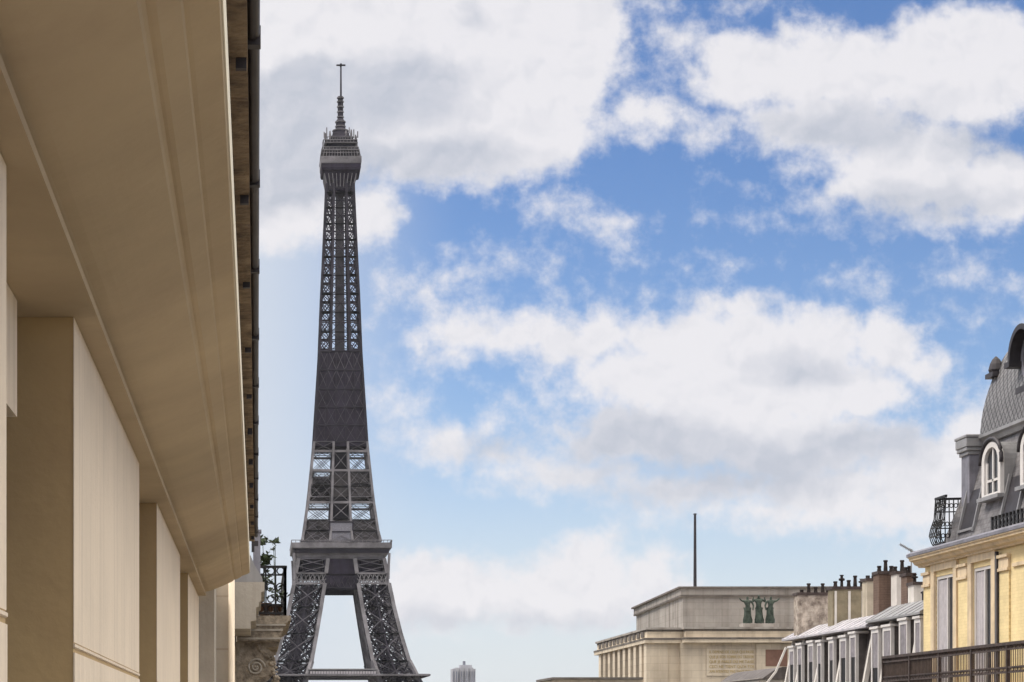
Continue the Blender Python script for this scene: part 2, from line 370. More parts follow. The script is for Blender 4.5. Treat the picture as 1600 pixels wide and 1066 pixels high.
# ================================================================== LEFT NEIGHBOUR with console balcony
nb_o = thing('corner_building', (-4, 50, 0), 'limestone building with projecting cornice just past the end of the near left building', 'building')
MB().box(-9, -.47, 36.0, 72, 0, E+2.62).build('wall', mat('jointed_limestone', (.47,.41,.34), .9, .08, 1.5, .3, 15, tiles=(2.4,.93,.018,'xz')), nb_o)
MB().box(-9, -.72, 34.302, 36.0, 0, E+2.5).build('party_wall', m_stone, nb_o)
c = MB(); c.extr([(-.5,E+1.80),(-.12,E+1.80),(-.12,E+1.93),(-.02,E+1.95),(-.02,E+2.18),(.03,E+2.20),(.03,E+2.28),(.07,E+2.30),(.07,E+2.46),(.13,E+2.48),(.13,E+2.64),(-.5,E+2.64)], 37.0, 39.98)
c.build('cornice', m_stone, nb_o)
MB().extr([(-.5,E+2.642),(.10,E+2.642),(.09,E+2.72),(-.05,E+2.95),(-.12,E+3.12),(-.5,E+3.2)], 37.0, 39.9).build('gutter', m_zinc, nb_o)
MB().tube([(-.45, 35.85, 0), (-.45, 35.85, E+2.6)], .055, 12).build('drainpipe', m_pier, nb_o, smooth=True)
pst = MB(); pst.box(-.08, .06, 39.2, 39.5, E+2.7, E+3.75); pst.box(-.1,.08,39.18,39.52,E+3.75,E+3.8); pst.build('roof_post', m_zincb, nb_o)
# balcony carried on a scrolled console
bal = thing('stone_balcony', (0, 42, E+2), 'carved stone balcony on a scroll bracket projecting in front of the tower foot', 'balcony')
bal['category'] = 'balcony'
for z_, ov in ((1.735,.48),(1.90,.50),(2.00,.56)):
    MB().box(-.38, ov, 39.97, 39.999, E+z_, E+z_+.035).build('moulding', m_stone, bal)
MB().extr([(-.40,E+1.70),(.44,E+1.70),(.46,E+1.76),(.40,E+1.80),(.50,E+1.93),(.52,E+1.99),(.52,E+2.04),(.60,E+2.06),(.60,E+2.09),(.66,E+2.10),(.66,E+2.20),(-.40,E+2.20)], 40, 46).build('slab', m_brown, bal)
def console(y0):
    pts = [(-.42,E+1.698),(.42,E+1.698),(.42,E+1.62),(.36,E+1.60)]
    for i in range(13):
        a = R(70-i*14); pts.append((.06+.30*math.cos(a), E+1.30+.30*math.sin(a)*1.0))
    pts += [(.0,E+.96),(.10,E+.86),(.12,E+.7),(.02,E+.55),(-.15,E+.45),(-.42,E+.40)]
    k = MB(); k.extr(pts, y0, y0+.38); return k
for i, y0 in enumerate((40.25, 45.0)):
    co = console(y0).build('bracket', m_brown, bal)
    sp = MB(); pts = []
    for t in range(40):
        a = t*.34; r = .175*(1-t/46); pts.append((-.03+r*math.cos(a), y0-.012, E+1.20+r*math.sin(a)))
    sp.tube(pts, .022, 6); sp.lathe(-.03, y0, [(0.001,E+1.17),(.03,E+1.2),(.001,E+1.23)], 8); sp.build('volute', m_stone, co, smooth=True)
    lf = MB(); random.seed(11+i)
    for k_ in range(46):
        t = k_/45; px_ = .02+.36*math.sin(t*2.6)+random.uniform(-.05,.05); pz_ = E+1.62-1.05*t+random.uniform(-.03,.03)
        r_ = random.uniform(.02,.05); lf.lathe(px_, y0-.004, [(.001,pz_-r_),(r_,pz_-r_*.4),(r_*.8,pz_+r_*.5),(.001,pz_+r_)], 7)
    lf.build('carved_leaves', m_brown, co, smooth=True)
rl = thing('iron_railing', (.4, 42, E+2.2), 'black wrought iron railing with scrolls on the carved stone balcony left of the tower', 'railing')
def rail_panel(p0, p1, z0, z1, nb, ringed, m, parent, name='railing_panel', w=.022):
    q = MB(); p0 = Vector(p0); p1 = Vector(p1); 
    at = lambda t, z: Vector((p0.x+(p1.x-p0.x)*t, p0.y+(p1.y-p0.y)*t, z))
    q.beam(at(0,z1), at(1,z1), w*2.2, w*1.6); q.beam(at(0,z0+.05), at(1,z0+.05), w*1.4); q.beam(at(0,z1-.16), at(1,z1-.16), w); q.beam(at(0,z0+.22), at(1,z0+.22), w)
    for i in range(nb+1): q.beam(at(i/nb, z0), at(i/nb, z1), w*(1.6 if i in (0,nb) else .9))
    if ringed:
        L = (p1-p0); L.z = 0; n = nb; d = L.normalized(); rr = L.length/nb*.42
        for i in range(n):
            for zc, r in ((z1-.08, min(.07,rr)), ((z0+z1)/2+.08, rr), ((z0+z1)/2-.15, rr*.8), (z0+.13, min(.07,rr))):
                c0 = at((i+.5)/n, zc); pts = [c0+d*r*math.cos(a*R(36))+Vector((0,0,r*math.sin(a*R(36)))) for a in range(11)]
                q.tube(pts, w*.42, 4)
    return q.build(name, m, parent)
rail_panel((-.02,40.1,0), (.55,40.1,0), E+2.2, E+3.16, 3, True, m_iron, rl, w=.03)
rail_panel((.55,40.1,0), (.55,45.9,0), E+2.2, E+3.16, 22, True, m_iron, rl, w=.03)
def leafplant(name, base, spread, hts, label, potr=.14):
    t = thing(name, base, label, 'plant', 'plants on the balcony')
    b = Vector(base)
    MB().lathe(b.x, b.y, [(potr*.7,b.z),(potr,b.z+.24),(potr*1.1,b.z+.24),(potr*1.1,b.z+.28)], 14).build('pot', m_clay, t, smooth=True)
    st = MB(); lv = MB()
    for (ox, oz, rr, n) in hts:
        tip = b+Vector((ox, random.uniform(-.1,.1), oz)); st.tube([b+Vector((0,0,.25)), b+Vector((ox*.3,0,oz*.55)), tip], [.012,.010,.006], 5)
        for k in range(n):
            p = tip+Vector((random.gauss(0,rr), random.gauss(0,rr), random.gauss(0,rr*.75)))
            d = Vector((random.uniform(-1,1),random.uniform(-1,1),random.uniform(-.7,.7))).normalized(); e = d.cross(Vector((random.uniform(-1,1),random.uniform(-1,1),random.uniform(-1,1)))).normalized()
            s = random.uniform(.05,.085); lv.add([p-d*s, p+e*s*.4, p+d*s, p-e*s*.4], [(0,1,2,3)])
    st.build('stem', m_leaf, t); lv.build('foliage', m_leaf, t)
leafplant('potted_plant', (.14, 40.6, E+2.2), .2, [(-.03,1.52,.055,48),(.03,1.20,.075,60),(-.02,1.06,.05,26),(.0,.7,.11,60)], 'leafy dark plant with thick clumps rising over the balcony railing')
leafplant('potted_plant', (.36, 41.1, E+2.2), .2, [(.0,1.54,.04,26),(-.03,1.40,.02,6),(.05,.50,.10,40)], 'thin single-stemmed plant with a small leaf tuft above the balcony railing')
# ================================================================== RIGHT: yellow building
yb = thing('yellow_brick_building', (24, 50, 0), 'yellow brick building with cream window surrounds and slate domed roof on the right edge', 'building')
YX = 18.1
MB().box(YX+.25, 30, 40, 55.5, 0, E+4.35).build('wall_core', m_trim, yb)
wins = [(53.1,54.6), (50.35,51.75), (46.2,47.6), (43.3,44.7)]
zt, zb = E+4.03, E+1.0
fc = MB(); ed = [55.5]
edges = []
a = 40.0
for (y0, y1) in sorted(wins):
    fc.box(YX, YX+.248, a, y0, 0, E+4.35); fc.box(YX, YX+.248, y0, y1, zt, E+4.35); fc.box(YX, YX+.248, y0, y1, 0, zb-.12); a = y1
fc.box(YX, YX+.248, a, 55.5, 0, E+4.35)
fc.build('wall', m_yellow, yb)
for (y0, y1) in wins:
    s = MB(); s.box(YX-.07, YX-.003, y0-.26, y0, zb-.12, zt+.14); s.box(YX-.07, YX-.003, y1, y1+.26, zb-.12, zt+.14); s.box(YX-.072, YX-.004, y0-.26, y1+.26, zt+.142, zt+.33)
    s.box(YX-.13, YX-.005, y0-.30, y1+.30, zt+.332, zt+.40)
    s.build('window_surround', m_trim, yb)
    w = MB(); w.box(YX+.02, YX+.08, y0, y0+.08, zb, zt); w.box(YX+.02, YX+.08, y1-.08, y1, zb, zt); w.box(YX+.02, YX+.08, y0+.08, y1-.08, zt-.08, zt); w.box(YX+.01,YX+.085,y0+.60,y0+.66,zb,zt-.08)
    f = w.build('window', m_white, yb)
    MB().box(YX+.065, YX+.075, y0+.08, y1-.08, zb, zt-.08).build('pane', m_glass, f)
    cu_ = []; nn = 26
    for i in range(nn+1):
        t = i/nn; cu_.append((y0+.66+(y1-.08-y0-.66)*t, YX+.048+.007*math.sin(t*26)+.004*math.sin(t*61)))
    cm = MB(); cm.v = [(x_,y_,z_) for z_ in (zb, zt-.10) for (y_,x_) in cu_]; cm.f = [(i,i+1,nn+2+i,nn+1+i) for i in range(nn)]; cm.build('curtain', m_curtain, f)
pl = MB()
for (y0, y1) in ((52.08,52.75),(54.93,55.5),(49.2,49.98)):
    q = MB(); q.box(YX-.045, YX-.004, y0, y1, 0, E+3.80); q.build('pilaster', m_yellow, yb)
    q = MB(); q.box(YX-.10, YX-.003, y0-.03, y1+.02, E+3.80, E+3.88); q.box(YX-.07, YX-.003, y0-.01, y1, E+3.88, E+4.12); q.box(YX-.12,YX-.003,y0-.04,y1+.03,E+4.12,E+4.2); q.build('capital', m_trim, yb, bevel=.01)
MB().box(YX-.05, YX-.003, 40, 49.0, E+3.86, E+3.95).build('string_course', m_trim, yb)
MB().tube([(YX-.09, 49.88, 0), (YX-.09, 49.88, E+4.3)], .05, 10).build('drainpipe', m_zincd, yb, smooth=True)
MB().extr([(YX+.2,E+4.36),(YX-.10,E+4.36),(YX-.12,E+4.40),(YX-.22,E+4.44),(YX-.26,E+4.51),(YX-.36,E+4.54),(YX-.36,E+4.60),(YX-.40,E+4.61),(YX-.40,E+4.64),(YX+.2,E+4.64)], 40, 55.75).build('cornice', m_trim, yb)
MB().extr([(YX+.6,E+4.643),(YX-.42,E+4.643),(YX-.42,E+4.72),(YX-.30,E+4.79),(YX+.1,E+4.84),(YX+.6,E+4.84)], 40, 55.8).build('gutter', m_zincb, yb)
# lower mansard: leans back from the gutter to the terrace moulding
def prism(pts8): return MB().add(pts8, [(0,3,2,1),(4,5,6,7),(0,1,5,4),(1,2,6,5),(2,3,7,6),(3,0,4,7)])
MX0, MX1 = YX+.42, YX+1.05
prism([(MX0-.04,40,E+4.84),(29,40,E+4.84),(29,55.4,E+4.84),(MX0-.04,55.4,E+4.84),(MX1,40,E+7.45),(29,40,E+7.45),(29,54.1,E+7.45),(MX1,54.1,E+7.45)]).build('mansard_roof', m_slate, yb)
mz = MB(); mz.extr([(MX1-.1,E+7.45),(MX1-.14,E+7.55),(MX1-.22,E+7.60),(MX1-.22,E+7.68),(MX1-.05,E+7.72),(29,E+7.72),(29,E+7.45)], 40, 54.15); mz.build('terrace_moulding', m_zinc, yb)
def mxat(z): return MX0+(MX1-MX0)*(z-(E+5.0))/2.45
# arched dormers
def dormer(yc, w=1.0, z0=E+5.9, z1=E+6.75):
    r = w/2; arch = [(yc-r, z0), (yc-r, z1)]
    fx = MX0+.05
    outer = [(yc-r-.16, z0-.02)]+[(yc-(r+.16)*math.cos(R(a)), z1+(r+.16)*.75*math.sin(R(a))) for a in range(0,181,15)]+[(yc+r+.16, z0-.02)]
    inner = [(yc-r+.02, z0+.05)]+[(yc-(r-.02)*math.cos(R(a)), z1+(r-.02)*.75*math.sin(R(a))) for a in range(0,181,15)]+[(yc+r-.02, z0+.05)]
    D = MB(); n = len(outer)
    # ring front face, outer and inner walls
    vs = [(fx,y,z) for y,z in outer]+[(fx,y,z) for y,z in inner]+[(fx+.10,y,z) for y,z in outer]+[(fx+.095,y,z) for y,z in inner]
    fs = []
    for i in range(n-1):
        fs += [(i,i+1,n+i+1,n+i),(i,2*n+i,2*n+i+1,i+1),(n+i,n+i+1,3*n+i+1,3*n+i)]
    fs += [(0,n,2*n-1,n-1)]
    D.add(vs, fs); o = D.build('dormer', m_white, yb)
    ck = MB(); ck.extr([(y,z) for y,z in outer], fx+.102, fx+1.2, axis='x'); ck.build('cheek', m_zinc, o)
    pan = MB(); pan.extr([(y,z) for y,z in inner], fx+.085, fx+.099, axis='x'); pan.build('pane', m_glass, o)
    wm = MB(); wm.box(fx+.05, fx+.084, yc-.04, yc+.04, z0+.05, z1+r*.7); wm.box(fx+.05,fx+.083,yc-r+.02,yc-r+.12,z0+.05,z1); wm.box(fx+.05,fx+.083,yc+r-.12,yc+r-.02,z0+.05,z1); wm.box(fx+.05,fx+.082,yc-r+.12,yc+r-.12,z0+.35,z0+.41); wm.build('sash', m_white, o)
    hood = MB(); pts = [(fx-.0, yc-(r+.24)*math.cos(R(a)), z1+(r+.24)*.78*math.sin(R(a))) for a in range(-10,191,12)]
    hood.tube(pts, .055, 6); hood.build('hood', m_zincd, o, smooth=True)
    sill = MB(); sill.box(fx-.1, fx+.3, yc-r-.25, yc+r+.25, z0-.12, z0-.025); sill.build('sill', m_zinc, o)
    return o
for yc in (51.85, 49.2, 45.6): dormer(yc)
# recessed dark slope panels beneath dormers
for yc in (50.55, 47.4, 53.55):
    q = MB(); z0, z1 = E+5.2, E+6.25
    for (ya, yb_) in ((yc-.52, yc+.52),):
        q.add([(mxat(z0)-.02,ya,z0),(mxat(z0)-.02,yb_,z0),(mxat(z1)-.02,yb_,z1),(mxat(z1)-.02,ya,z1),(mxat(z0)+.05,ya,z0),(mxat(z0)+.05,yb_,z0),(mxat(z1)+.05,yb_,z1),(mxat(z1)+.05,ya,z1)], [(0,1,2,3),(4,7,6,5),(0,4,5,1),(1,5,6,2),(2,6,7,3),(3,7,4,0)])
    q.build('roof_panel', m_zincd, yb)
    q = MB()
    for ya in (yc-.56, yc+.56): q.beam((mxat(z0)-.05,ya,z0-.1),(mxat(z1)-.05,ya,z1+.1),.07)
    q.beam((mxat(z0)-.05,yc-.6,z0-.02),(mxat(z0)-.05,yc+.6,z0-.02),.06); q.build('panel_edging', m_zinc, yb)
# zinc end bay facing down the street, with its moulded cap
eb = MB(); eb.box(18.74, 19.10, 53.9, 54.5, E+5.9, E+7.2); eb.build('end_pier', m_zincb, yb)
eb = MB(); eb.box(18.69,19.15,53.86,54.56,E+7.2,E+7.30); eb.box(18.64,19.2,53.82,54.6,E+7.30,E+7.40); eb.box(18.62,19.24,53.78,54.64,E+7.402,E+7.64); eb.box(18.60,19.26,53.75,54.67,E+7.642,E+7.72); eb.build('end_pier_cap', m_zinc, yb, bevel=.02)
# iron balcony at the far end of the roof
ry = thing('iron_roof_railing', (18.3,55,E+5.02), 'small black iron balcony railing on the gutter below the slate dome', 'railing')
def bellied(p0, p1, n):
    q = MB(); p0 = Vector(p0); p1 = Vector(p1); d = (p1-p0); nrm = Vector((d.y, -d.x, 0)).normalized()
    if nrm.dot(Vector((-1,-1,0))) < 0: nrm = -nrm
    prof = [(0,0),(.1,.10),(.3,.17),(.5,.13),(.75,.04),(1.3,0)]
    for i in range(n+1):
        b = p0+d*i/n; q.tube([b+nrm*o+Vector((0,0,z)) for z, o in prof], .016, 5)
        if i < n:
            c0 = p0+d*(i+.5)/n; L = d.length/n*.4
            for zc, o in ((.3,.17),(.62,.08),(1.12,.01)):
                q.tube([c0+nrm*o+d.normalized()*L*math.cos(a*R(40))+Vector((0,0,zc+L*1.2*math.sin(a*R(40)))) for a in range(10)], .013, 4)
    for z, o, w in ((1.3,0,.06),(.95,.02,.03),(.5,.13,.03),(.06,.08,.03)): q.beam(p0+nrm*o+Vector((0,0,z)), p1+nrm*o+Vector((0,0,z)), w)
    return q
bellied((18.25,55.1,E+4.86),(19.15,54.9,E+4.86),8).build('railing_panel', m_iron, ry)
bellied((18.25,54.25,E+4.86),(18.25,55.1,E+4.86),6).build('railing_panel', m_iron, ry)
# cresting on the gutter
cr = thing('iron_cresting', (17.85,47,E+5.0), 'low black iron cresting along the gutter edge at the right frame edge', 'railing')
q = MB(); 
for i in range(30):
    y = 43+i*.24; q.box(17.93,17.97,y,y+.1,E+4.84,E+5.08); q.box(17.92,17.98,y+.02,y+.08,E+5.08,E+5.16)
q.box(17.94,17.96,43,50.1,E+4.88,E+4.92); q.box(17.94,17.96,43,50.1,E+5.04,E+5.08); q.build('cresting_rail', m_iron, cr)
# dome
dp = [(0,7.70),(.03,8.1),(.06,8.35),(.13,8.72),(.23,9.1),(.33,9.4),(.50,9.75),(.72,10.1),(1.0,10.4),(1.4,10.75),(1.9,11.0),(2.1,11.02)]
DXa, DXb, DYa, DYb = 19.0, 24.4, 48.4, 53.85
vs = []; fs = []
for ins, h in dp: vs += [(DXa+ins,DYa+ins,E+h),(DXb-ins,DYa+ins,E+h),(DXb-ins,DYb-ins,E+h),(DXa+ins,DYb-ins,E+h)]
for j in range(len(dp)-1):
    for i in range(4): fs.append((j*4+i,j*4+(i+1)%4,(j+1)*4+(i+1)%4,(j+1)*4+i))
k = (len(dp)-1)*4; fs += [(3,2,1,0),(k,k+1,k+2,k+3)]
def slatemat():
    m = bpy.data.materials.new('diamond_slate'); m.use_nodes = True; t = m.node_tree; nd = t.nodes; L = t.links; bs = nd['Principled BSDF']; bs.inputs['Roughness'].default_value=.6
    c = nd.new('ShaderNodeTexCoord'); sp = nd.new('ShaderNodeSeparateXYZ'); L.new(c.outputs['Object'], sp.inputs[0])
    def m_(op,a,b):
        n = nd.new('ShaderNodeMath'); n.operation = op
        for i,x in enumerate((a,b)):
            if isinstance(x,(int,float)): n.inputs[i].default_value = x
            else: L.new(x, n.inputs[i])
        return n.outputs[0]
    h = m_('ADD', sp.outputs[0], sp.outputs[1]); a = m_('ADD', h, sp.outputs[2]); b = m_('SUBTRACT', h, sp.outputs[2])
    fa = m_('PINGPONG', a, .13); fb = m_('PINGPONG', b, .13); mn = m_('MINIMUM', fa, fb)
    r = nd.new('ShaderNodeMapRange'); L.new(mn, r.inputs[0]); r.inputs[1].default_value = .012; r.inputs[2].default_value = .035
    n = nd.new('ShaderNodeTexNoise'); n.inputs['Scale'].default_value = 5; n.inputs['Detail'].default_value = 6; L.new(c.outputs['Object'], n.inputs['Vector'])
    mx = nd.new('ShaderNodeMix'); mx.data_type='RGBA'; L.new(n.outputs[0], mx.inputs[0]); mx.inputs[6].default_value=(.06,.06,.063,1); mx.inputs[7].default_value=(.30,.29,.30,1)
    m2 = nd.new('ShaderNodeMix'); m2.data_type='RGBA'; L.new(r.outputs[0], m2.inputs[0]); m2.inputs[6].default_value=(.02,.02,.022,1); L.new(mx.outputs[2], m2.inputs[7]); L.new(m2.outputs[2], bs.inputs['Base Color'])
    return m
m_dia = slatemat()
dome = MB().add(vs, fs).build('dome', m_dia, yb)
# round windows of the dome: one toward the street, one in profile at the far side
def oeil(cx, cy, cz, r, ax, parent):
    n = 24; q = MB()
    def ring(rr, off):
        out = []
        for i in range(n):
            a = 2*math.pi*i/n
            out.append((cx+off, cy+rr*math.cos(a), cz+rr*math.sin(a)) if ax == 'x' else (cx+rr*math.cos(a), cy-off, cz+rr*math.sin(a)))
        return out
    vs = ring(r+.16, 0)+ring(r+.16, 1.1)+ring(r, 0)+ring(r, .3); fs = []
    for i in range(n):
        j = (i+1)%n; fs += [(i,j,n+j,n+i),(i,2*n+i,2*n+j,j),(2*n+i,3*n+i,3*n+j,2*n+j)]
    fs.append(tuple(range(3*n,4*n)))
    o = q.add(vs, fs).build('round_window', m_zincb, parent)
    g = MB(); g.add(ring(r, .25), [tuple(range(n))]); g.build('pane', m_glass, o)
    h = MB(); n2 = 20; vs = []
    for off in (-.28, .9):
        for rr in (r+.17, r+.30):
            for i in range(n2+1):
                t = R(-4+188*i/n2); vs.append((cx+off, cy+rr*math.cos(t), cz+rr*math.sin(t)) if ax=='x' else (cx+rr*math.cos(t), cy-off, cz+rr*math.sin(t)))
    K = n2+1; fs = []
    for i in range(n2): fs += [(i,i+1,K+i+1,K+i),(2*K+i,3*K+i,3*K+i+1,2*K+i+1),(i,2*K+i,2*K+i+1,i+1),(K+i,K+i+1,3*K+i+1,3*K+i)]
    fs += [(0,K,3*K,2*K),(K-1,3*K-1,4*K-1,2*K-1)]
    h.add(vs, fs)
    for sgn in (-1, 1):
        e = r+.26
        if ax == 'x': h.box(cx-.32, cx+.5, cy+sgn*e-.17, cy+sgn*e+.17, cz-.16, cz-.02)
        else: h.box(cx+sgn*e-.17, cx+sgn*e+.17, cy-.5, cy+.32, cz-.16, cz-.02)
    h.build('hood', m_zincd, o)
    b = MB(); b.box(cx-.1, cx+.5, cy-r-.25, cy+r+.25, cz-r-.34, cz-r-.18) if ax=='x' else b.box(cx-r-.25, cx+r+.25, cy-.5, cy+.1, cz-r-.34, cz-r-.18)
    b.build('sill', m_zincd, o)
oeil(19.16, 50.75, E+9.22, .50, 'x', yb)
oeil(21.6, 53.9, E+9.25, .50, 'y', yb)
q = MB(); q.box(19.1,19.42,53.2,53.75,E+9.15,E+9.27); q.lathe(19.28,53.45,[(.17,E+9.27),(.20,E+9.35),(.16,E+9.5),(.10,E+9.62),(.02,E+9.7)],10); q.build('finial', m_zincd, yb, smooth=False)
# street balcony with its long rail
sb = thing('long_iron_balcony', (17.3, 50, E+.9), 'long brown iron balcony with stone slab across the yellow brick facade', 'balcony')
MB().extr([(YX-.002,E+.62),(17.5,E+.66),(17.2,E+.78),(17.14,E+.8),(17.14,E+.94),(YX-.002,E+.94)], 40, 56.4).build('slab', m_trim, sb)
def longrail():
    q = MB(); x = 17.22; y0, y1 = 40.0, 56.35; z1 = E+1.94
    q.beam((x,y0,z1),(x,y1,z1),.09,.07); q.beam((x,y0,z1-.13),(x,y1,z1-.13),.04); q.beam((x,y0,E+1.40),(x,y1,E+1.40),.035); q.beam((x,y0,E+1.28),(x,y1,E+1.28),.035); q.beam((x,y0,E+1.0),(x,y1,E+1.0),.04)
    n = int((y1-y0)/.11)
    for i in range(n+1):
        y = y0+(y1-y0)*i/n; q.beam((x,y,E+.94),(x,y,z1),.017)
    for i in range(0,8): 
        y = y0+(y1-y0)*i/7; q.beam((x,y,E+.94),(x,y,z1),.07)
    n2 = int((y1-y0)/.22)
    for i in range(n2):
        yc = y0+(i+.5)*(y1-y0)/n2
        pts = [(x, yc+.085*math.cos(a*R(40)), E+1.34+.05*math.sin(a*R(40))) for a in range(10)]; q.tube(pts,.012,4)
        pts = [(x, yc+.06*math.cos(a*R(40)), z1-.07+.05*math.sin(a*R(40))) for a in range(10)]; q.tube(pts,.012,4)
    # end return
    q.beam((x,y1,z1),(YX,y1,z1),.07); q.beam((x,y1,E+1.0),(YX,y1,E+1.0),.04)
    for i in range(8): q.beam((x+(YX-x)*i/8,y1,E+.94),(x+(YX-x)*i/8,y1,z1),.02)
    return q
longrail().build('railing', m_ironb, sb)
MB().box(17.245, 17.262, 52.4, 56.3, E+.98, E+1.84).build('screen', mat('brown_screen_mesh', (.12,.085,.065), .9, .2, 4), sb)

# ================================================================== RIGHT: middle row of mansard houses
def row_house(y0, y1, hb, ht, dormers, label, rmat, wmat, ribs=(), front=18.1):
    t = thing('mansard_house', (20, (y0+y1)/2, 0), label, 'building', 'mansard houses along the right side')
    MB().box(front+.05, 28, y0, y1, 0, E+.9).build('wall', wmat, t)
    MB().box(front-.2, front+.6, y0, y1, E+.9, E+1.02).build('gutter', m_zinc, t)
    w = MB(); w.extr([(front+.12,E+1.0),(front+.40,E+hb),(front+.9,E+hb),(28,E+hb),(28,E+1.0)], y0, y1); w.build('mansard', m_zincc, t)
    MB().extr([(front-.02,E+hb),(front-.02,E+hb+.06),(front+.75,E+ht),(28,E+ht+.1),(28,E+hb)], y0, y1).build('roof', rmat, t)
    k = int((y1-y0)/.62)
    for i in range(k+1):
        y = y0+(y1-y0)*i/k; n = MB(); y += random.uniform(-.1,.1) if 0 < i < k else 0; n.beam((front-.02,y,E+hb+.068),(front+.75,y,E+ht+.005),.02); n.build('roof_seam', rmat, t)
    for yr in ribs:
        r_ = MB(); r_.beam((front-.0,yr,E+1.02),(front+.36,yr,E+hb-.02),.13,.16); r_.build('party_rib', m_white2, t)
    for (yc, wd, top, split) in dormers:
        yc += random.uniform(-.07,.07); wd *= random.uniform(.82,1.1); top += random.uniform(-.07,.05); split += random.uniform(-.06,.06)
        fx = front+random.uniform(-.03,.05); y0d, y1d = yc-wd/2, yc+wd/2
        d = MB(); d.box(fx, fx+.1, y0d, y0d+.06, E+1.03, E+top); d.box(fx, fx+.1, y1d-.10, y1d, E+1.03, E+top); d.box(fx, fx+.1, y0d+.06, y1d-.10, E+top-.12, E+top)
        d.box(fx-.04, fx+.5, y0d-.05, y1d+.05, E+top+.002, E+top+.07)
        o = d.build('dormer', m_white, t)
        MB().box(fx+.1, fx+.7, y0d+.02, y1d-.02, E+1.03, E+top).build('dormer_cheek', m_zincc, o)
        MB().box(fx+.03, fx+.05, y0d+.06, y1d-.10, E+1.03, E+split).build('pane', m_dark, o)
        MB().box(fx+.015, fx+.055, y0d+.06, y1d-.10, E+split, E+top-.12).build('blind', m_blind, o)
    for i in range(int((y1-y0)/1.6)):
        yv = y0+.8+i*1.6+random.uniform(-.4,.4); xv = front+random.uniform(.85,1.6); h_ = random.uniform(.18,.5)
        v_ = MB(); v_.lathe(xv, yv, [(.05,E+ht-.02),(.05,E+ht+h_),(.085,E+ht+h_+.01),(.085,E+ht+h_+.05),(.01,E+ht+h_+.09)], 8); v_.build('vent_pipe', m_zincd, t)
    return t
row_house(60.9, 70.6, 3.0, 3.46, [(69.6,.62,2.78,2.1),(68.45,.62,2.78,2.12),(67.2,.62,2.8,2.12),(66.0,.6,2.82,2.1),(64.75,.66,2.82,2.12),(63.45,.66,2.84,2.14),(62.2,.66,2.84,2.12)],
          'far zinc roofed house with seven narrow white dormers in a tight row', m_zincl, m_stone, (61.2,64.1,66.6,69.0,70.4))
row_house(55.9, 60.88, 3.12, 3.62, [(60.2,.78,2.98,1.75),(58.85,.8,2.98,.9+.14),(57.45,.78,3.02,1.3),(56.35,.6,3.05,1.3)],
          'grey zinc roofed house with four wider dormers next to the yellow brick building', m_zinc, m_stone, (59.5,56.9))
def chimney(name, x0, x1, yc, th, z0, z1, m, label, pots, cap=m_olive, panels=False):
    t = thing(name, ((x0+x1)/2, yc, z0), label, 'chimney', 'chimney stacks on the right roofs')
    MB().box(x0, x1, yc, yc+th, z0, z1).build('stack', m, t)
    MB().box(x0-.04, x1+.04, yc-.04, yc+th+.04, z1+.001, z1+.09).build('cap', m_ironb, t)
    if panels:
        q = MB(); q.box(x0+.06, x0+.13, yc-.02, yc-.002, z0, z1-.05); q.box((x0+x1)/2-.04,(x0+x1)/2+.04,yc-.02,yc-.002,z0,z1-.05); q.box(x1-.14,x1-.02,yc-.02,yc-.002,z0,z1-.05); q.build('corner_strip', m_white2, t)
    for (px, hh, kind) in pots:
        p = MB(); r = .065
        if kind == 0: pr = [(r*1.1,0),(r,.05),(r*.8,hh-.06),(r*1.05,hh-.05),(r*1.05,hh)]
        else: pr = [(r*.8,0),(r*.7,hh*.5),(r*1.5,hh*.55),(r*1.5,hh*.7),(r*.7,hh*.75),(r*.7,hh*.9),(r*1.2,hh)]
        p.lathe(px, yc+th/2, [(a, z1+.091+b) for a, b in pr], 10); p.build('chimney_pot', m_pot, t)
def ch(name, xa, xb, ya, yb_, d, m, label, pots, **k):
    chimney(name, X_(xa,d), X_(xb,d), d, .55, H_(yb_,d), H_(ya,d), m, label, [(X_(p[0],d), (p[1])*d/F, p[2]) for p in pots], **k)
ch('chimney_stack', 1247,1300, 930, 1000, 69.0, m_rubble, 'patchy rubble chimney stack at the far left end of the mansard roofs', [(1267,15,0),(1278,9,0),(1289,15,0),(1256,5,0),(1297,8,0)])
ch('chimney_stack', 1301,1353, 921, 990, 66.0, m_olive, 'olive and white panelled chimney stack left of the slim beige one', [(1309,9,0),(1319,19,1),(1330,11,0),(1340,18,0),(1350,13,1)], panels=True)
ch('chimney_stack', 1355,1375, 908, 985, 64.0, m_beige, 'slim beige rendered chimney stack beside the tall brown brick one', [(1360,5,0),(1369,5,0)])
ch('chimney_stack', 1373,1401, 897, 980, 62.5, m_brick, 'tall brown brick chimney stack with sooty pots', [(1378,9,0),(1388,18,0),(1397,9,0)])
ch('chimney_stack', 1401,1417, 897, 970, 61.8, m_white2, 'white rendered chimney stack right of the brown brick one', [(1403,8,0),(1414,18,0)])
ch('chimney_stack', 1417,1429, 900, 965, 60.8, m_brick, 'narrow brown brick chimney stack between two white ones', [(1420,10,0),(1426,12,0)])
ch('chimney_stack', 1428,1443, 914, 965, 60.0, m_white2, 'short white chimney stack touching the yellow building', [(1434,13,1)])
d = 61.0; an = thing('television_aerial', (X_(1424,d), d, E+3.5), 'thin television aerial slanting above the chimneys beside the yellow building', 'aerial')
q = MB(); q.tube([(X_(1424,d),d,H_(960,d)),(X_(1424,d),d,H_(858,d))], .018, 6); q.build('mast', m_zinc, an)
q = MB(); q.beam((X_(1407,d),d,H_(851,d)),(X_(1438,d),d,H_(869,d)),.03)
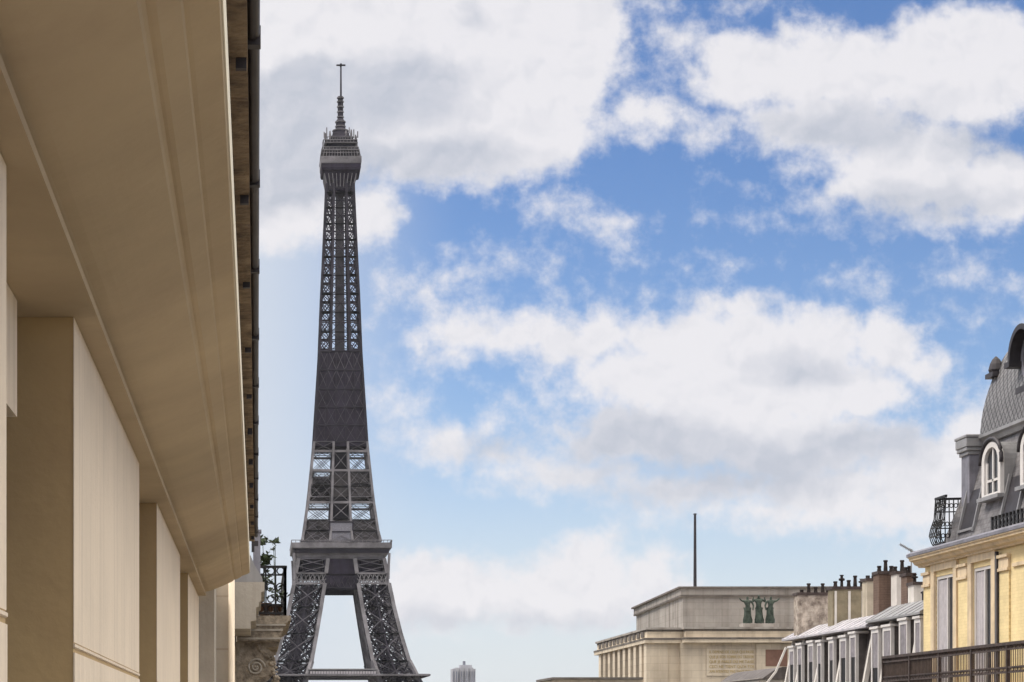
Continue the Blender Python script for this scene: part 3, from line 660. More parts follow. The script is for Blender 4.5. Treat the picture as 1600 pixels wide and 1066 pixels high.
for i in range(9):
    t = i/8; px, py = 1407+31*t, 851+18*t; l = .14+.1*t; q.beam((X_(px,d),d-l,H_(py,d)),(X_(px,d),d+l,H_(py,d)),.014); q.beam((X_(px,d),d,H_(py,d)-.05),(X_(px,d),d,H_(py,d)+.05),.014)
q.build('aerial_arm', m_zinc, an)
# small curved zinc roof left of the row
d = 76.0; cz = thing('curved_zinc_roof_house', (X_(1205,d), d+3, 0), 'small house with a curved pale zinc roof left of the dormer row', 'building')
MB().box(X_(1186,d), X_(1186,d)+2.2, d, d+7, 0, H_(1060,d)).build('wall', m_stone, cz)
prf = [(X_(1184,d), H_(1061,d))]
for i in range(9):
    t = i/8; prf.append((X_(1184,d)+.02+1.0*t, H_(1063,d)+ .50*math.sin(t*math.pi/2)**1.3))
prf += [(X_(1184,d)+2.3, H_(1063,d)+.5), (X_(1184,d)+2.3, H_(1061,d))]
MB().extr(prf, d-.05, d+7).build('roof', m_zincc, cz)
q = MB(); q.beam((X_(1226,d),d-.2,H_(1012,d)),(X_(1210,d),d-.2,H_(1050,d)),.07); q.beam((X_(1210,d),d-.2,H_(1050,d)),(X_(1196,d),d-.2,H_(1068,d)),.07); q.build('roof_flashing', m_white2, cz)

# ================================================================== PALACE
pa = thing('stone_palace', (70, 280, 0), 'large plain stone palace with stepped flat roof blocks, columned left side and gilded inscription', 'building')
LX, LY = 47.66, 250.0; lft = (48.45, 291.0)
hl = H_(981, LY)
def ring_poly(o, z0, z1, m, name):   # slab over the lower block, o = overhang
    return MB().poly([(LX-o,LY-o),(110,LY-o-.6),(110,330),(lft[0]-o,lft[1]+o)][::1], z0, z1).build(name, m, pa)
MB().poly([(LX+.9,LY),(X_(1061,LY),LY),(X_(1061,LY),LY-1.2),(110,LY-1.8),(110,330),(lft[0]+.9,lft[1])], -2, hl-1.9).build('lower_block', m_palais, pa)
MB().poly([(LX-.5,LY-.8),(X_(1063,LY),LY-.8),(X_(1063,LY),LY-2.4),(110,LY-3.0),(110,330),(lft[0]-.5,lft[1]+.6)], hl-1.9, hl-1.25).build('cornice', m_palais, pa)
MB().poly([(LX-.1,LY-.3),(X_(1063,LY)+.3,LY-.3),(X_(1063,LY)+.3,LY-1.7),(110,LY-2.3),(110,330),(lft[0]-.1,lft[1]+.3)], hl-1.25, hl-.25).build('attic', m_palais, pa)
MB().poly([(LX-.35,LY-.6),(X_(1063,LY),LY-.6),(X_(1063,LY),LY-2.0),(110,LY-2.6),(110,330),(lft[0]-.35,lft[1]+.5)], hl-.25, hl).build('coping', m_palaisg, pa)
# colonnade of the left side
for i in range(9):
    t = (i+.35)/8.6; y = LY+2.2+t*(lft[1]-LY-4); x = LX+.9+(lft[0]-LX)*t
    MB().box(x-1.15, x-.02, y-.85, y+.85, -2, hl-1.9).build('column', m_palais, pa)
    if i < 8:
        MB().box(x-.03, x+.02, y+1.3, y+3.2, 2, hl-2.6).build('window', m_glass, pa)
for i in range(12):
    t = (i+.5)/12; y = LY+1+t*(lft[1]-LY-2); x = LX-.1+(lft[0]-LX)*t
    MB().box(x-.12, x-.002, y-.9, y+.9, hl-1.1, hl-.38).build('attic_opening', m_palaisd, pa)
MB().box(LX-.2, LX+2.4, LY-.25, LY+1.5, -2, hl-1.905).build('corner_pier', m_palais, pa)
MB().poly([(LX-.56,LY-.86),(X_(1063,LY)-.06,LY-.86),(X_(1063,LY)-.06,LY-2.46),(110,LY-3.06),(110,330),(lft[0]-.56,lft[1]+.66)], hl-1.50, hl-1.28).build('stain_shade_band', m_palaisd, pa)  # dark strips: weathering plus the weak overhang shadow, put into the colour
MB().poly([(LX-.14,LY-.34),(X_(1063,LY)+.26,LY-.34),(X_(1063,LY)+.26,LY-1.74),(110,LY-2.34),(110,330),(lft[0]-.14,lft[1]+.34)], hl-.48, hl-.253).build('stain_shade_band', m_palaisd, pa)
UX, UY = X_(1067,275), 275.0; hu = H_(917, UY); uf = (59.6, 322.0)
MB().poly([(UX,UY),(110,UY-.6),(110,330),(uf[0],uf[1])], hl-.1, hu-1.35).build('upper_block', m_palaisg, pa)
MB().poly([(UX-.35,UY-.35),(110,UY-.95),(110,330.2),(uf[0]-.35,uf[1]+.35)], hu-1.35, hu-.25).build('upper_cornice', m_palaisg, pa)
MB().poly([(UX-.7,UY-.7),(110,UY-1.3),(110,330.4),(uf[0]-.7,uf[1]+.7)], hu-.25, hu).build('upper_coping', m_palaisd, pa)
MB().poly([(UX-.39,UY-.39),(110,UY-.99),(110,330.2),(uf[0]-.39,uf[1]+.39)], hu-1.345, hu-1.1).build('stain_shade_band', m_palaisd, pa)
q = MB(); q.box(X_(1176+6,LY-1.6), X_(1236,LY-1.6), LY-1.55, LY-1.1, hl-6.2, hl-2.0); q.build('window_frame', m_palais, pa)
MB().box(X_(1197,LY-1.8), X_(1231,LY-1.8), LY-1.60, LY-1.552, H_(1041,LY-1.8), H_(1015,LY-1.8)).build('window_blind', m_redb, pa)
# inscription
lines = ["IL DEPEND DE CELUI QUI PASSE", "QUE JE SOIS TOMBE OU TRESOR", "QUE JE PARLE OU ME TAISE", "CECI NE TIENT QU'A TOI", "AMI N'ENTRE PAS SANS DESIR"]
dg = LY-1.4
ins = MB().box(X_(1104,dg), X_(1178,dg), LY-1.40, LY-1.1, H_(1056,dg), H_(1010,dg)).build('inscription_panel', m_palais, pa)
for i, s in enumerate(lines):
    cu = bpy.data.curves.new('text', 'FONT'); cu.body = s; cu.size = .78; cu.extrude = .02; cu.align_x = 'CENTER'; cu.space_character = 1.05
    to = bpy.data.objects.new('text', cu); C.objects.link(to); bpy.context.view_layer.update()
    me = bpy.data.meshes.new_from_object(to.evaluated_get(bpy.context.evaluated_depsgraph_get()))
    bpy.data.objects.remove(to)
    w = max(v_.co.x for v_ in me.vertices)-min(v_.co.x for v_ in me.vertices); sx = min(1.0, 5.4/w)
    me.transform(Matrix.Translation((X_(1143,dg), LY-1.425, H_(1021+i*7.6,dg))) @ Matrix.Rotation(R(90),4,'X') @ Matrix.Diagonal((sx,.62,1,1)))
    me.materials.clear(); me.materials.append(m_gold)
    o = bpy.data.objects.new('inscription_line', me); C.objects.link(o); o.parent = ins
lw = thing('low_stone_terrace', (36, 222, 0), 'low stone terrace with dark edge left of the palace columns', 'building')
MB().box(X_(868,220), X_(1003,220), 220, 232, -2, H_(1062,220)).build('wall', m_palais, lw)
MB().box(X_(862,220), X_(1004,220), 219.6, 232.3, H_(1062,220), H_(1058.5,220)).build('coping', m_palaisd, lw)
fp = thing('flagpole', (X_(1086,285), 285, hu), 'tall thin bare flagpole standing on the palace roof', 'flagpole')
q = MB(); q.tube([(X_(1086,285),285,hu-.1),(X_(1086,285),285,H_(805,285))], [.24,.17], 10); q.build('pole', m_zincd, fp)
q = MB(); q.lathe(X_(1086,285),285,[(.02,H_(805,285)),(.26,H_(804,285)),(.26,H_(803,285)),(.02,H_(802,285))],10); q.lathe(X_(1086,285),285,[(.45,hu-.05),(.45,hu+.5),(.25,hu+.7)],10); q.build('finial', m_zincd, fp)
# bronze group of three figures standing on the lower cornice
d = LY+3; sg = thing('bronze_statue_group', (X_(1186,d), d, hl), 'green bronze group of three standing figures with raised arms on the palace ledge', 'statue')
MB().box(X_(1158,d), X_(1214,d), d-1.0, d+1.2, hl-.1, H_(975,d)).build('plinth', m_palaisg, sg)
def skinfig(name, verts, edges, rad, m, parent):
    me = bpy.data.meshes.new(name); me.from_pydata(verts, edges, []); o = bpy.data.objects.new(name, me); C.objects.link(o)
    sk = o.modifiers.new('skin','SKIN'); sk.use_smooth_shade = True
    if not me.skin_vertices: me.attributes.new
    for i, r in enumerate(rad): me.skin_vertices[0].data[i].radius = (r, r)
    me.skin_vertices[0].data[0].use_root = True
    ss = o.modifiers.new('sub','SUBSURF'); ss.levels = 1; ss.render_levels = 2
    dg_ = bpy.context.evaluated_depsgraph_get(); dg_.update(); me2 = bpy.data.meshes.new_from_object(o.evaluated_get(dg_))
    bpy.data.objects.remove(o)
    me2.materials.clear(); me2.materials.append(m); o2 = bpy.data.objects.new(name, me2); C.objects.link(o2)
    for p in me2.polygons: p.use_smooth = True
    o2.parent = parent; o2.matrix_parent_inverse = parent.matrix_basis.inverted(); return o2
def figure(cx, cy, z, s, la, ra, lean=0, drape=True):
    """la / ra: elbow and hand offsets from the shoulders; s = body height"""
    k = s/7.5
    J = [(0,0,3.9),(0.05*lean,0,4.8),(.1*lean,0,5.7),(.12*lean,0,6.35),(.14*lean,-.05,6.75),(.14*lean,-.1,7.25),
         (-.95,0,6.0),(-.95+la[0],-.2,6.0+la[1]),(-.95+la[2],-.35,6.0+la[3]),(-.95+la[2]*1.12,-.4,6.0+la[3]*1.12),
         (.95,0,6.0),(.95+ra[0],-.2,6.0+ra[1]),(.95+ra[2],-.35,6.0+ra[3]),(.95+ra[2]*1.12,-.4,6.0+ra[3]*1.12),
         (-.45,0,3.6),(-.5,-.25,2.0),(-.5,0,.25),(-.55,-.5,.12),(.45,0,3.6),(.6,.1,2.0),(.55,.25,.25),(.6,-.2,.12)]
    Rr = [.62,.55,.68,.3,.28,.42, .34,.24,.17,.18, .34,.24,.17,.18, .5,.34,.2,.16,.5,.34,.2,.16]
    Ed = [(0,1),(1,2),(2,3),(3,4),(4,5),(2,6),(6,7),(7,8),(8,9),(2,10),(10,11),(11,12),(12,13),(0,14),(14,15),(15,16),(16,17),(0,18),(18,19),(19,20),(20,21)]
    return skinfig('figure', [(cx+x*k, cy+y*k, z+zz*k) for x,y,zz in J], Ed, [r*k for r in Rr], m_bronze, sg)
zs = H_(975, d); S = (975-930)*d/F
figure(X_(1168,d), d-.2, zs, S*.98, (-.8,.1,-1.3,.7), (.5,-1.2,.3,-2.2), -1)
figure(X_(1186,d), d+.2, zs, S*1.05, (-.7,-.6,-.4,.6), (.7,-.6,.4,.6), 0)
figure(X_(1203,d), d-.2, zs, S*.98, (-.5,-1.2,-.3,-2.2), (.8,.1,1.3,.7), 1)
for px in (1168, 1186, 1203):
    q = MB(); x = X_(px,d); n = 14; vs = []; fs = []
    lev = [(.10,.42),(.55,.46),(1.1,.36),(1.7,.30),(2.1,.36)]
    for z, r in lev:
        for i in range(n):
            a = 2*math.pi*i/n; rr = r*S/3.6*(1+.16*math.cos(a*5+z*1.3)); vs.append((x+rr*1.25*math.cos(a), d+.05+rr*math.sin(a), zs+z*S/3.7))
    for j in range(len(lev)-1):
        for i in range(n): fs.append((j*n+i,j*n+(i+1)%n,(j+1)*n+(i+1)%n,(j+1)*n+i))
    q.add(vs, fs).build('drapery', m_bronze, sg, smooth=True)

# ================================================================== FAR TOWER BLOCK
D = 3900.0; ft = thing('high_rise', (X_(725,D), D, -14), 'distant pale grey high rise block low on the horizon between tower and palace', 'building')
x0, x1 = X_(707,D), X_(743,D); zt_ = H_(1043.5,D)
q = MB(); n = 9
for i in range(n):
    a = x0+(x1-x0)*i/n; b = x0+(x1-x0)*(i+1)/n; q.box(a, b, D-(6 if i%2 else 0), D+40, -14, zt_-(2 if i in (0,n-1) else 0))
q.build('wall', m_far, ft)
for i in range(n):
    a = x0+(x1-x0)*(i+.25)/n; b = x0+(x1-x0)*(i+.75)/n; MB().box(a, b, D-(6 if i%2 else 0)-.6, D-(6 if i%2 else 0)-.05, -10, zt_-7).build('window_band', m_fard, ft)
MB().box(X_(719,D), X_(738,D), D+6, D+26, zt_, H_(1039,D)).build('roof_plant', m_far, ft)
MB().box(X_(724,D), X_(728,D), D+8, D+14, H_(1039,D), H_(1033,D)).build('lift_head', m_fard, ft)

# ================================================================== IRON LATTICE TOWER
TD = 860.0; TXc = (530.8-VX)*TD/F; TZ = -14.0
tw = thing('iron_lattice_tower', (TXc, TD, TZ), 'tall dark iron lattice tower on four legs with wrapped middle section and antenna', 'tower')
prof_out = [(1050,110),(1010,97),(960,84),(910,74),(868,66),(845,62),(830,58),(775,50),(735,46),(700,42.3),(660,39),(600,35.6),(548,32.5),(460,29),(400,26),(360,24.2),(300,21.5),(262,20.3)]
prof_in = [(1050,50),(1010,42),(960,33),(922,26.8),(868,19.5),(845,17),(830,15.5),(775,13.5),(735,12.3),(700,11)]
def tow(lst):
    o = []
    for y, p in lst:
        hw = p*TD/(F+p); o.append((EYE+(VY-y)*(TD-hw)/F, hw))
    return sorted(o)
PO, PI_ = tow(prof_out), tow(prof_in)
PO = [(TZ, 62.0), (TZ+25, 49.0)]+PO; PI_ = [(TZ, 37.0), (TZ+25, 27.0)]+PI_
def itp(T, z):
    if z <= T[0][0]: return T[0][1]
    for (a, b), (c, d_) in zip(T, T[1:]):
        if z <= c: return b+(d_-b)*(z-a)/(c-a)
    return T[-1][1]
def zy(y): 
    z = EYE+(VY-y)*TD/F
    for _ in range(4): z = EYE+(VY-y)*(TD-itp(PO,z))/F
    return z
def lattice_face(q, A, B, C_, D_, w, nx_=1, horiz=True, ww=None):
    """X bracing in a quad A(bottom-left) B(bottom-right) C(top-right) D(top-left)"""
    A, B, C_, D_ = map(Vector, (A, B, C_, D_)); ww = ww or w
    for i in range(nx_):
        a = A.lerp(B, i/nx_); b = A.lerp(B, (i+1)/nx_); c = D_.lerp(C_, (i+1)/nx_); d_ = D_.lerp(C_, i/nx_)
        q.beam(a, c, w, w*.6); q.beam(b, d_, w, w*.6)
    if horiz: q.beam(A, B, ww, ww*.8); q.beam(D_, C_, ww, ww*.8)
def leg(sx, sy, levels, chord, br, name, extra=True):
    q = MB(); CH = {}; hv = MB()
    def cor(z):
        o, i = itp(PO, z), itp(PI_, z)
        return [Vector((TXc+sx*a, TD+sy*b, z)) for a, b in ((i,o),(o,o),(o,i),(i,i))]
    for z0, z1 in zip(levels, levels[1:]):
        c0, c1 = cor(z0), cor(z1)
        for k in range(4):
            cq = MB(); cq.beam(c0[k], c1[k], chord); CH.setdefault(k, []).append(cq)
            a, b = c0[k], c0[(k+1)%4]; c, d_ = c1[(k+1)%4], c1[k]
            lattice_face(hv if extra else q, a, b, c, d_, br)
            if extra:
                m0, m1 = (a+b)/2, (c+d_)/2; q.beam(m0, m1, br*.8)
                lm, rm = (a+d_)/2, (b+c)/2; q.beam(lm, m1, br*.6); q.beam(rm, m1, br*.6); q.beam(lm, m0, br*.6); q.beam(rm, m0, br*.6)
                q.beam(lm, rm, br*.6)
    if extra:
        for z0, z1 in zip(levels, levels[1:]):       # inner lift track and stairs fill each lower leg
            c0, c1 = cor(z0), cor(z1); m0 = sum(c0, Vector())/4; m1 = sum(c1, Vector())/4
            tk = 4.6 if sx < 0 else 1.8
            q.beam(m0, m1, tk, tk)
            for k in range(4):
                a, b = (c0[k]+c0[(k+1)%4])/2, (c1[(k+1)%4]+c1[(k+2)%4])/2; q.beam(a, b, .5); q.beam((c0[k]+m0)/2, (c1[(k+2)%4]+m1)/2, .6)
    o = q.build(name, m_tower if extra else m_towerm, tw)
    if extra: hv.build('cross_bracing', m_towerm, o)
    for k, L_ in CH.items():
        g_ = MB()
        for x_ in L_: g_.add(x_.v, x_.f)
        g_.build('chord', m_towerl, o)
    return o
lowlev = [TZ, TZ+17, TZ+34, zy(1066), zy(1033), zy(990), zy(949), zy(912)]
for sx in (-1, 1):
    for sy in (-1, 1): leg(sx, sy, lowlev, 1.5, .62, 'leg')
for sx in (-1, 1):
    for sy in (-1, 1):
        b = MB(); x0, y0 = TXc+sx*58, TD+sy*49.5
        b.frustum(TXc+sx*49.5, TD+sy*49.5, [(15,TZ-1),(14,TZ+4)]); b.build('foot_block', m_stone, tw)
for sx in (-1, 1):
    for sy in (-1, 1): leg(sx, sy, [zy(896), zy(884.5), zy(873)], 1.5, .5, 'upper_leg', False)
uplev = [zy(846), zy(829), zy(812), zy(785), zy(760), zy(735), zy(705), zy(690)]
for sx in (-1, 1):
    for sy in (-1, 1): leg(sx, sy, uplev, .95, .36, 'shaft_leg', False)
# latticed belts round the tower and inner panels
def face4(fn):
    """fn(u, z) point builder for each of four sides: yields (side, point function)"""
    for k in range(4):
        ca, sa = [(1,0),(0,1),(-1,0),(0,-1)][k]
        yield k, (lambda u_, o, z, ca=ca, sa=sa: Vector((TXc+u_*ca+o*sa, TD+u_*sa-o*ca, z)))
z0, z1 = zy(912), zy(896)
for k, f in face4(0):
    o0, o1 = itp(PO,z0), itp(PO,z1)
    for s in (-1, 1):
        belt = MB()
        i0, i1 = itp(PI_,z0), itp(PI_,z1)
        lattice_face(belt, f(s*i0,o0,z0), f(s*o0,o0,z0), f(s*o1,o1,z1), f(s*i1,o1,z1), .38, 7, True, .9)
        lattice_face(belt, f(s*i0,o0,z0), f(s*o0,o0,z0), f(s*o1,o1,(z0+z1)/2), f(s*i1,o1,(z0+z1)/2), .3, 9, False)
        belt.build('lattice_belt', m_towerl, tw)
zc0, zc1 = zy(921), zy(866)
hw0 = itp(PI_, zc0)+.6
for k, f in face4(0):
    o0 = itp(PO, zy(890))-1.0; w_ = 23*TD/F+1.2
    a, b, c_, d_ = f(-hw0,o0+1.2,zc0), f(hw0,o0+1.2,zc0), f(w_,o0-.8,zc1), f(-w_,o0-.8,zc1)
    a2, b2, c2, d2 = f(-hw0,o0,zc0), f(hw0,o0,zc0), f(w_,o0-2,zc1), f(-w_,o0-2,zc1)
    core = MB(); core.add([a,b,c_,d_,a2,b2,c2,d2], [(0,1,2,3),(4,7,6,5),(0,4,5,1),(1,5,6,2),(2,6,7,3),(3,7,4,0)]); core.build('centre_truss', m_net, tw)
ct = MB()
for k, f in face4(0):
    o0 = itp(PO, zy(890))+.35; ww = 24*TD/F
    lattice_face(ct, f(-ww,o0+.1,zy(918)), f(ww,o0+.1,zy(918)), f(ww,o0-1.2,zy(898)), f(-ww,o0-1.2,zy(898)), .35, 5, True, .6)
    lattice_face(ct, f(-ww,o0-1.2,zy(898)), f(ww,o0-1.2,zy(898)), f(ww*.9,o0-2.2,zy(872)), f(-ww*.9,o0-2.2,zy(872)), .35, 4, True, .6)
    for s in (-1,1): ct.beam(f(s*26.5*TD/F,o0+.3,zy(922)), f(s*21*TD/F,o0-2.0,zy(868)), .9)
ct.build('truss_bracing', m_tower, tw)
# second platform
sp = MB(); hw2 = 78.5*TD/(F+78.5)
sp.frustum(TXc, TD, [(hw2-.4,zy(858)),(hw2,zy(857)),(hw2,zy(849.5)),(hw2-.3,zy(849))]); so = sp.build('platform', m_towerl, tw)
sp = MB(); sp.frustum(TXc, TD, [(hw2-1.2,zy(865)),(hw2-.8,zy(858)-.02)]); sp.build('platform_underside', m_tower, so)
sp = MB(); sp.frustum(TXc, TD, [(hw2-3.4,zy(873)),(hw2-2.6,zy(868)),(hw2-1.4,zy(865)-.02)]); sp.build('platform_cove', m_towerl, so)
rr = MB()
for k, f in face4(0):
    for i in range(25):
        u_ = -hw2+2*hw2*i/24; rr.beam(f(u_,hw2-.1,zy(849)), f(u_,hw2-.1,zy(845.5)), .22)
    rr.beam(f(-hw2,hw2-.1,zy(845.5)), f(hw2,hw2-.1,zy(845.5)), .3)
rr.build('parapet', m_towerl, so)
for sx in (-1,1):
    for sy in (-1,1):
        bk = MB(); pts = []
        for i in range(9):
            t = i/8; y = 905-40*t; z = zy(y); hwb = itp(PO, zy(905))+(hw2-1.0-itp(PO,zy(905)))*(1-math.cos(t*math.pi/2))*1.0
            pts.append((TXc+sx*hwb, TD+sy*hwb, z))
        bk.tube(pts, .55, 6); bk.build('corner_bracket', m_towerl, so)
for sx in (-1,1):
    for sy in (-1,1):
        za, zb_ = zy(896), zy(872); q = MB(); a0, a1 = itp(PI_,za)+1.5, itp(PO,za)-3; 
        q.box(min(TXc+sx*a0,TXc+sx*a1), max(TXc+sx*a0,TXc+sx*a1), min(TD+sy*a0,TD+sy*a1), max(TD+sy*a0,TD+sy*a1), za, zb_); q.build('dark_core', m_net, tw)  # dark box added inside the leg head to darken the background behind the bracing
# buildings on the second platform, netted bay above it, grey netted bands
for nm, ya, yb_, mm, fl in (('netting',846,812,m_netg,1.0),('netting',776,737,m_netg,.97)):
    for k, f in face4(0):
        q = MB()
        za, zb_ = zy(ya), zy(yb_)
        oa, ob = itp(PO,za)-.9, itp(PO,zb_)-.9
        lo = -oa*.36 if (k == 0 and ya == 776) else -oa; lob = -ob*.36 if (k == 0 and ya == 776) else -ob
        q.add([f(lo,oa,za),f(oa,oa,za),f(ob,ob,zb_),f(lob,ob,zb_),f(lo,oa-.3,za),f(oa,oa-.3,za),f(ob,ob-.3,zb_),f(lob,ob-.3,zb_)], [(0,1,2,3),(4,7,6,5),(0,4,5,1),(1,5,6,2),(2,6,7,3),(3,7,4,0)])
        q.build('netting', mm, tw)
q = MB()
for k, f in face4(0):
    for ya, yb_ in ((846,829),(829,812),(812,785),(785,760),(760,735),(735,705)):
        za, zb_ = zy(ya), zy(yb_); oa, ob = itp(PO,za), itp(PO,zb_); ia, ib = itp(PI_,za), itp(PI_,zb_)
        lattice_face(q, f(-ia,oa-.2,za), f(ia,oa-.2,za), f(ib,ob-.2,zb_), f(-ib,ob-.2,zb_), .34, 1, True, .5)
    for ya, yb_ in ((735,775),(705,690),(785,776)):
        za, zb_ = zy(ya), zy(yb_); 
        q.beam(f(-itp(PO,za),itp(PO,za)-.1,za), f(itp(PO,za),itp(PO,za)-.1,za), .9)
for k, f in face4(0):
    for ya, yb_ in ((846,829),(829,812),(776,756),(756,737)):
        za, zb_ = zy(ya), zy(yb_); oa, ob = itp(PO,za)-.7, itp(PO,zb_)-.7; ia, ib = itp(PI_,za), itp(PI_,zb_)
        for s in (-1,1): lattice_face(q, f(s*ia,oa,za), f(s*oa,oa,za), f(s*ob,ob,zb_), f(s*ib,ob,zb_), .3, 2, True, .45)
q.build('centre_bracing', m_towerl, tw)
ls = MB(); ls.frustum(TXc, TD, [(3.4,zy(846)),(3.2,zy(690))]); ls.build('lift_shaft', m_tower, tw)
kq = MB()
kq.box(TXc-4.6, TXc+4.6, TD-itp(PO,zy(830))-.2, TD-itp(PO,zy(830))+3, zy(846), zy(816)); kq.build('pavilion', m_zincb, tw)
kq = MB(); ky = TD-itp(PO,zy(830))-.5
kq.box(TXc-5, TXc+5, ky, ky+.28, zy(817), zy(815)); kq.box(TXc-5,TXc-4.5,ky,ky+.28,zy(846),zy(817)); kq.box(TXc+4.5,TXc+5,ky,ky+.28,zy(846),zy(817)); kq.box(TXc-4.5,TXc+4.5,ky,ky+.28,zy(832),zy(830)); kq.build('pavilion_frame', m_tower, tw)
# dark sections
q = MB(); q.frustum(TXc, TD, [(itp(PO,zy(y))-.35, zy(y)) for y in (697,690,660,620,580,548)]); q.build('netting', m_net, tw)
nv = MB()
for k, f in face4(0):
    for y in (690,664,636,608,578,548): nv.beam(f(-itp(PO,zy(y)),itp(PO,zy(y))-.1,zy(y)), f(itp(PO,zy(y)),itp(PO,zy(y))-.1,zy(y)), .45)
    for s in (-.62,-.2,.2,.62): nv.beam(f(s*itp(PO,zy(690)),itp(PO,zy(690))-.2,zy(690)), f(s*itp(PO,zy(548)),itp(PO,zy(548))-.2,zy(548)), .35)
nx_m = MB()
for k, f in face4(0):
    for ya, yb_ in ((690,664),(664,636),(636,608),(608,578),(578,548)):
        za, zb_ = zy(ya), zy(yb_); oa, ob = itp(PO,za), itp(PO,zb_)
        lattice_face(nx_m, f(-oa*.96,oa-.25,za), f(oa*.96,oa-.25,za), f(ob*.96,ob-.25,zb_), f(-ob*.96,ob-.25,zb_), .17, 5, True, .3)
nx_m.build('scaffold_cross', m_towerm, tw)
nv.build('scaffold_pole', m_tower, tw)
# upper open lattice
up = MB(); uc = MB(); L5 = [548,519,489,460,431,402,375,350,325,302,283,266]
for k, f in face4(0):
    for ya, yb_ in [(690,548)]: uc.beam(f(-itp(PO,zy(690)),itp(PO,zy(690)),zy(690)), f(-itp(PO,zy(548)),itp(PO,zy(548)),zy(548)), .9)
    for ya, yb_ in zip(L5, L5[1:]):
        za, zb_ = zy(ya), zy(yb_); oa, ob = itp(PO,za), itp(PO,zb_)
        uc.beam(f(-oa,oa,za), f(-ob,ob,zb_), .95)
        for s in (-.46, .46): up.beam(f(s*oa,oa,za), f(s*ob,ob,zb_), 1.0)
        for s in (-1, 1):
            lattice_face(up, f(s*oa,oa,za), f(s*.46*oa,oa,za), f(s*.46*ob,ob,zb_), f(s*ob,ob,zb_), .62, 1, True, 1.0)
        lattice_face(up, f(-.46*oa,oa,za), f(.46*oa,oa,za), f(.46*ob,ob,zb_), f(-.46*ob,ob,zb_), .36, 1, True, .5)
        zm = (za+zb_)/2; om = (oa+ob)/2; up.beam(f(-om,om,zm), f(om,om,zm), .4)
        for s in (-1, 1):
            for (q0,q1,p0,p1) in ((za,zm,oa,om),(zm,zb_,om,ob)): lattice_face(up, f(s*p0,p0,q0), f(s*.46*p0,p0,q0), f(s*.46*p1,p1,q1), f(s*p1,p1,q1), .26, 1, False)
up_o = up.build('upper_lattice', m_tower, tw); uc.build('chord', m_tower, up_o)
ls = MB(); ls.frustum(TXc, TD, [(2.0,zy(548)),(1.6,zy(266))]); ls.build('upper_lift_shaft', m_towerm, tw)
# summit
def hwm(px): return px*TD/F
TT = 0
q = MB(); q.frustum(TXc+.3, TD, [(hwm(20.3),zy(297)),(hwm(20.6),zy(289)),(hwm(22),zy(281)),(hwm(24.3),zy(273)),(hwm(26),zy(269)),(hwm(29.5),zy(267.5)),(hwm(30.5),zy(264)),(hwm(30.5),zy(258))]); q.build('summit_bracket', m_net, tw)
q = MB()
for k, f in face4(0):
    for i in range(9):
        u_ = (-1+2*i/8); q.beam(f(u_*hwm(20.3),hwm(20.6)+.15,zy(292)), f(u_*hwm(24.5),hwm(24.6)+.15,zy(272)), .3)
q.build('bracket_rib', m_towerl, tw)
q = MB(); q.frustum(TXc+.3, TD, [(hwm(31),zy(258)),(hwm(31.5),zy(256)),(hwm(31.5),zy(247)),(hwm(30),zy(246.5))]); sm = q.build('summit_platform', m_towerl, tw)
q = MB()
for k, f in face4(0):
    for i in range(15): q.beam(f((-1+i/7)*hwm(31),hwm(31),zy(247)), f((-1+i/7)*hwm(29),hwm(29),zy(236)), .22)
    q.beam(f(-hwm(29),hwm(29),zy(236)), f(hwm(29),hwm(29),zy(236)), .4); q.beam(f(-hwm(30),hwm(30),zy(241)), f(hwm(30),hwm(30),zy(241)), .25)
q.build('summit_grille', m_towerl, sm)
q = MB(); q.frustum(TXc+.3, TD, [(hwm(23),zy(247)),(hwm(22.5),zy(237)),(hwm(27),zy(236)),(hwm(27),zy(232)),(hwm(21),zy(231)),(hwm(20.5),zy(225)),(hwm(25),zy(224)),(hwm(25),zy(219)),(hwm(18.5),zy(218)),(hwm(18),zy(212)),(hwm(13.5),zy(210)),(hwm(12.5),zy(205))]); q.build('summit_cabin', m_tower, tw)
q = MB()
for yy_, w_ in ((236,28),(224,26),(218,20)):
    for k, f in face4(0):
        q.beam(f(-hwm(w_),hwm(w_),zy(yy_-4)), f(hwm(w_),hwm(w_),zy(yy_-4)), .28)
        for i in range(11): q.beam(f((-1+i/5)*hwm(w_),hwm(w_),zy(yy_)), f((-1+i/5)*hwm(w_),hwm(w_),zy(yy_-4)), .2)
    q.frustum(TXc+.3, TD, [(hwm(w_),zy(yy_+.6)),(hwm(w_),zy(yy_-.6))])
for (px, py_, y0_, y1_) in ((-23,-20,224,208),(-16,-24,218,206),(17,-22,218,203),(24,-18,224,210),(9,-20,212,204),(-27,5,236,224),(27,-3,236,221)):
    q.lathe(TXc+px*TD/F, TD+py_*TD/F, [(.3,zy(y0_)),(.5,zy((y0_+y1_)/2)),(.25,zy(y1_))], 6)
for (px, y0_, y1_) in ((-21,216,200),(21,216,203),(-25,216,207),(25,230,214),(27,216,206),(-27,232,222),(14,209,200)):
    for s in (-1, 1): q.beam((TXc+px*TD/F, TD+s*hwm(22), zy(y0_)), (TXc+px*TD/F, TD+s*hwm(22), zy(y1_)), .45)
q.build('aerial_array', m_towerl, tw)
q = MB(); q.lathe(TXc+.3, TD, [(hwm(12.5),zy(207)),(hwm(12),zy(200)),(hwm(11),zy(198)),(hwm(7.5),zy(195)),(hwm(7),zy(186)),(hwm(7.4),zy(185)),(hwm(6.8),zy(183)),(hwm(4.5),zy(180)),(hwm(4.2),zy(170)),(hwm(4.4),zy(160)),(hwm(4.0),zy(150)),(hwm(4.8),zy(147)),(hwm(4.2),zy(145))], 12); q.build('cupola', m_tower, tw)
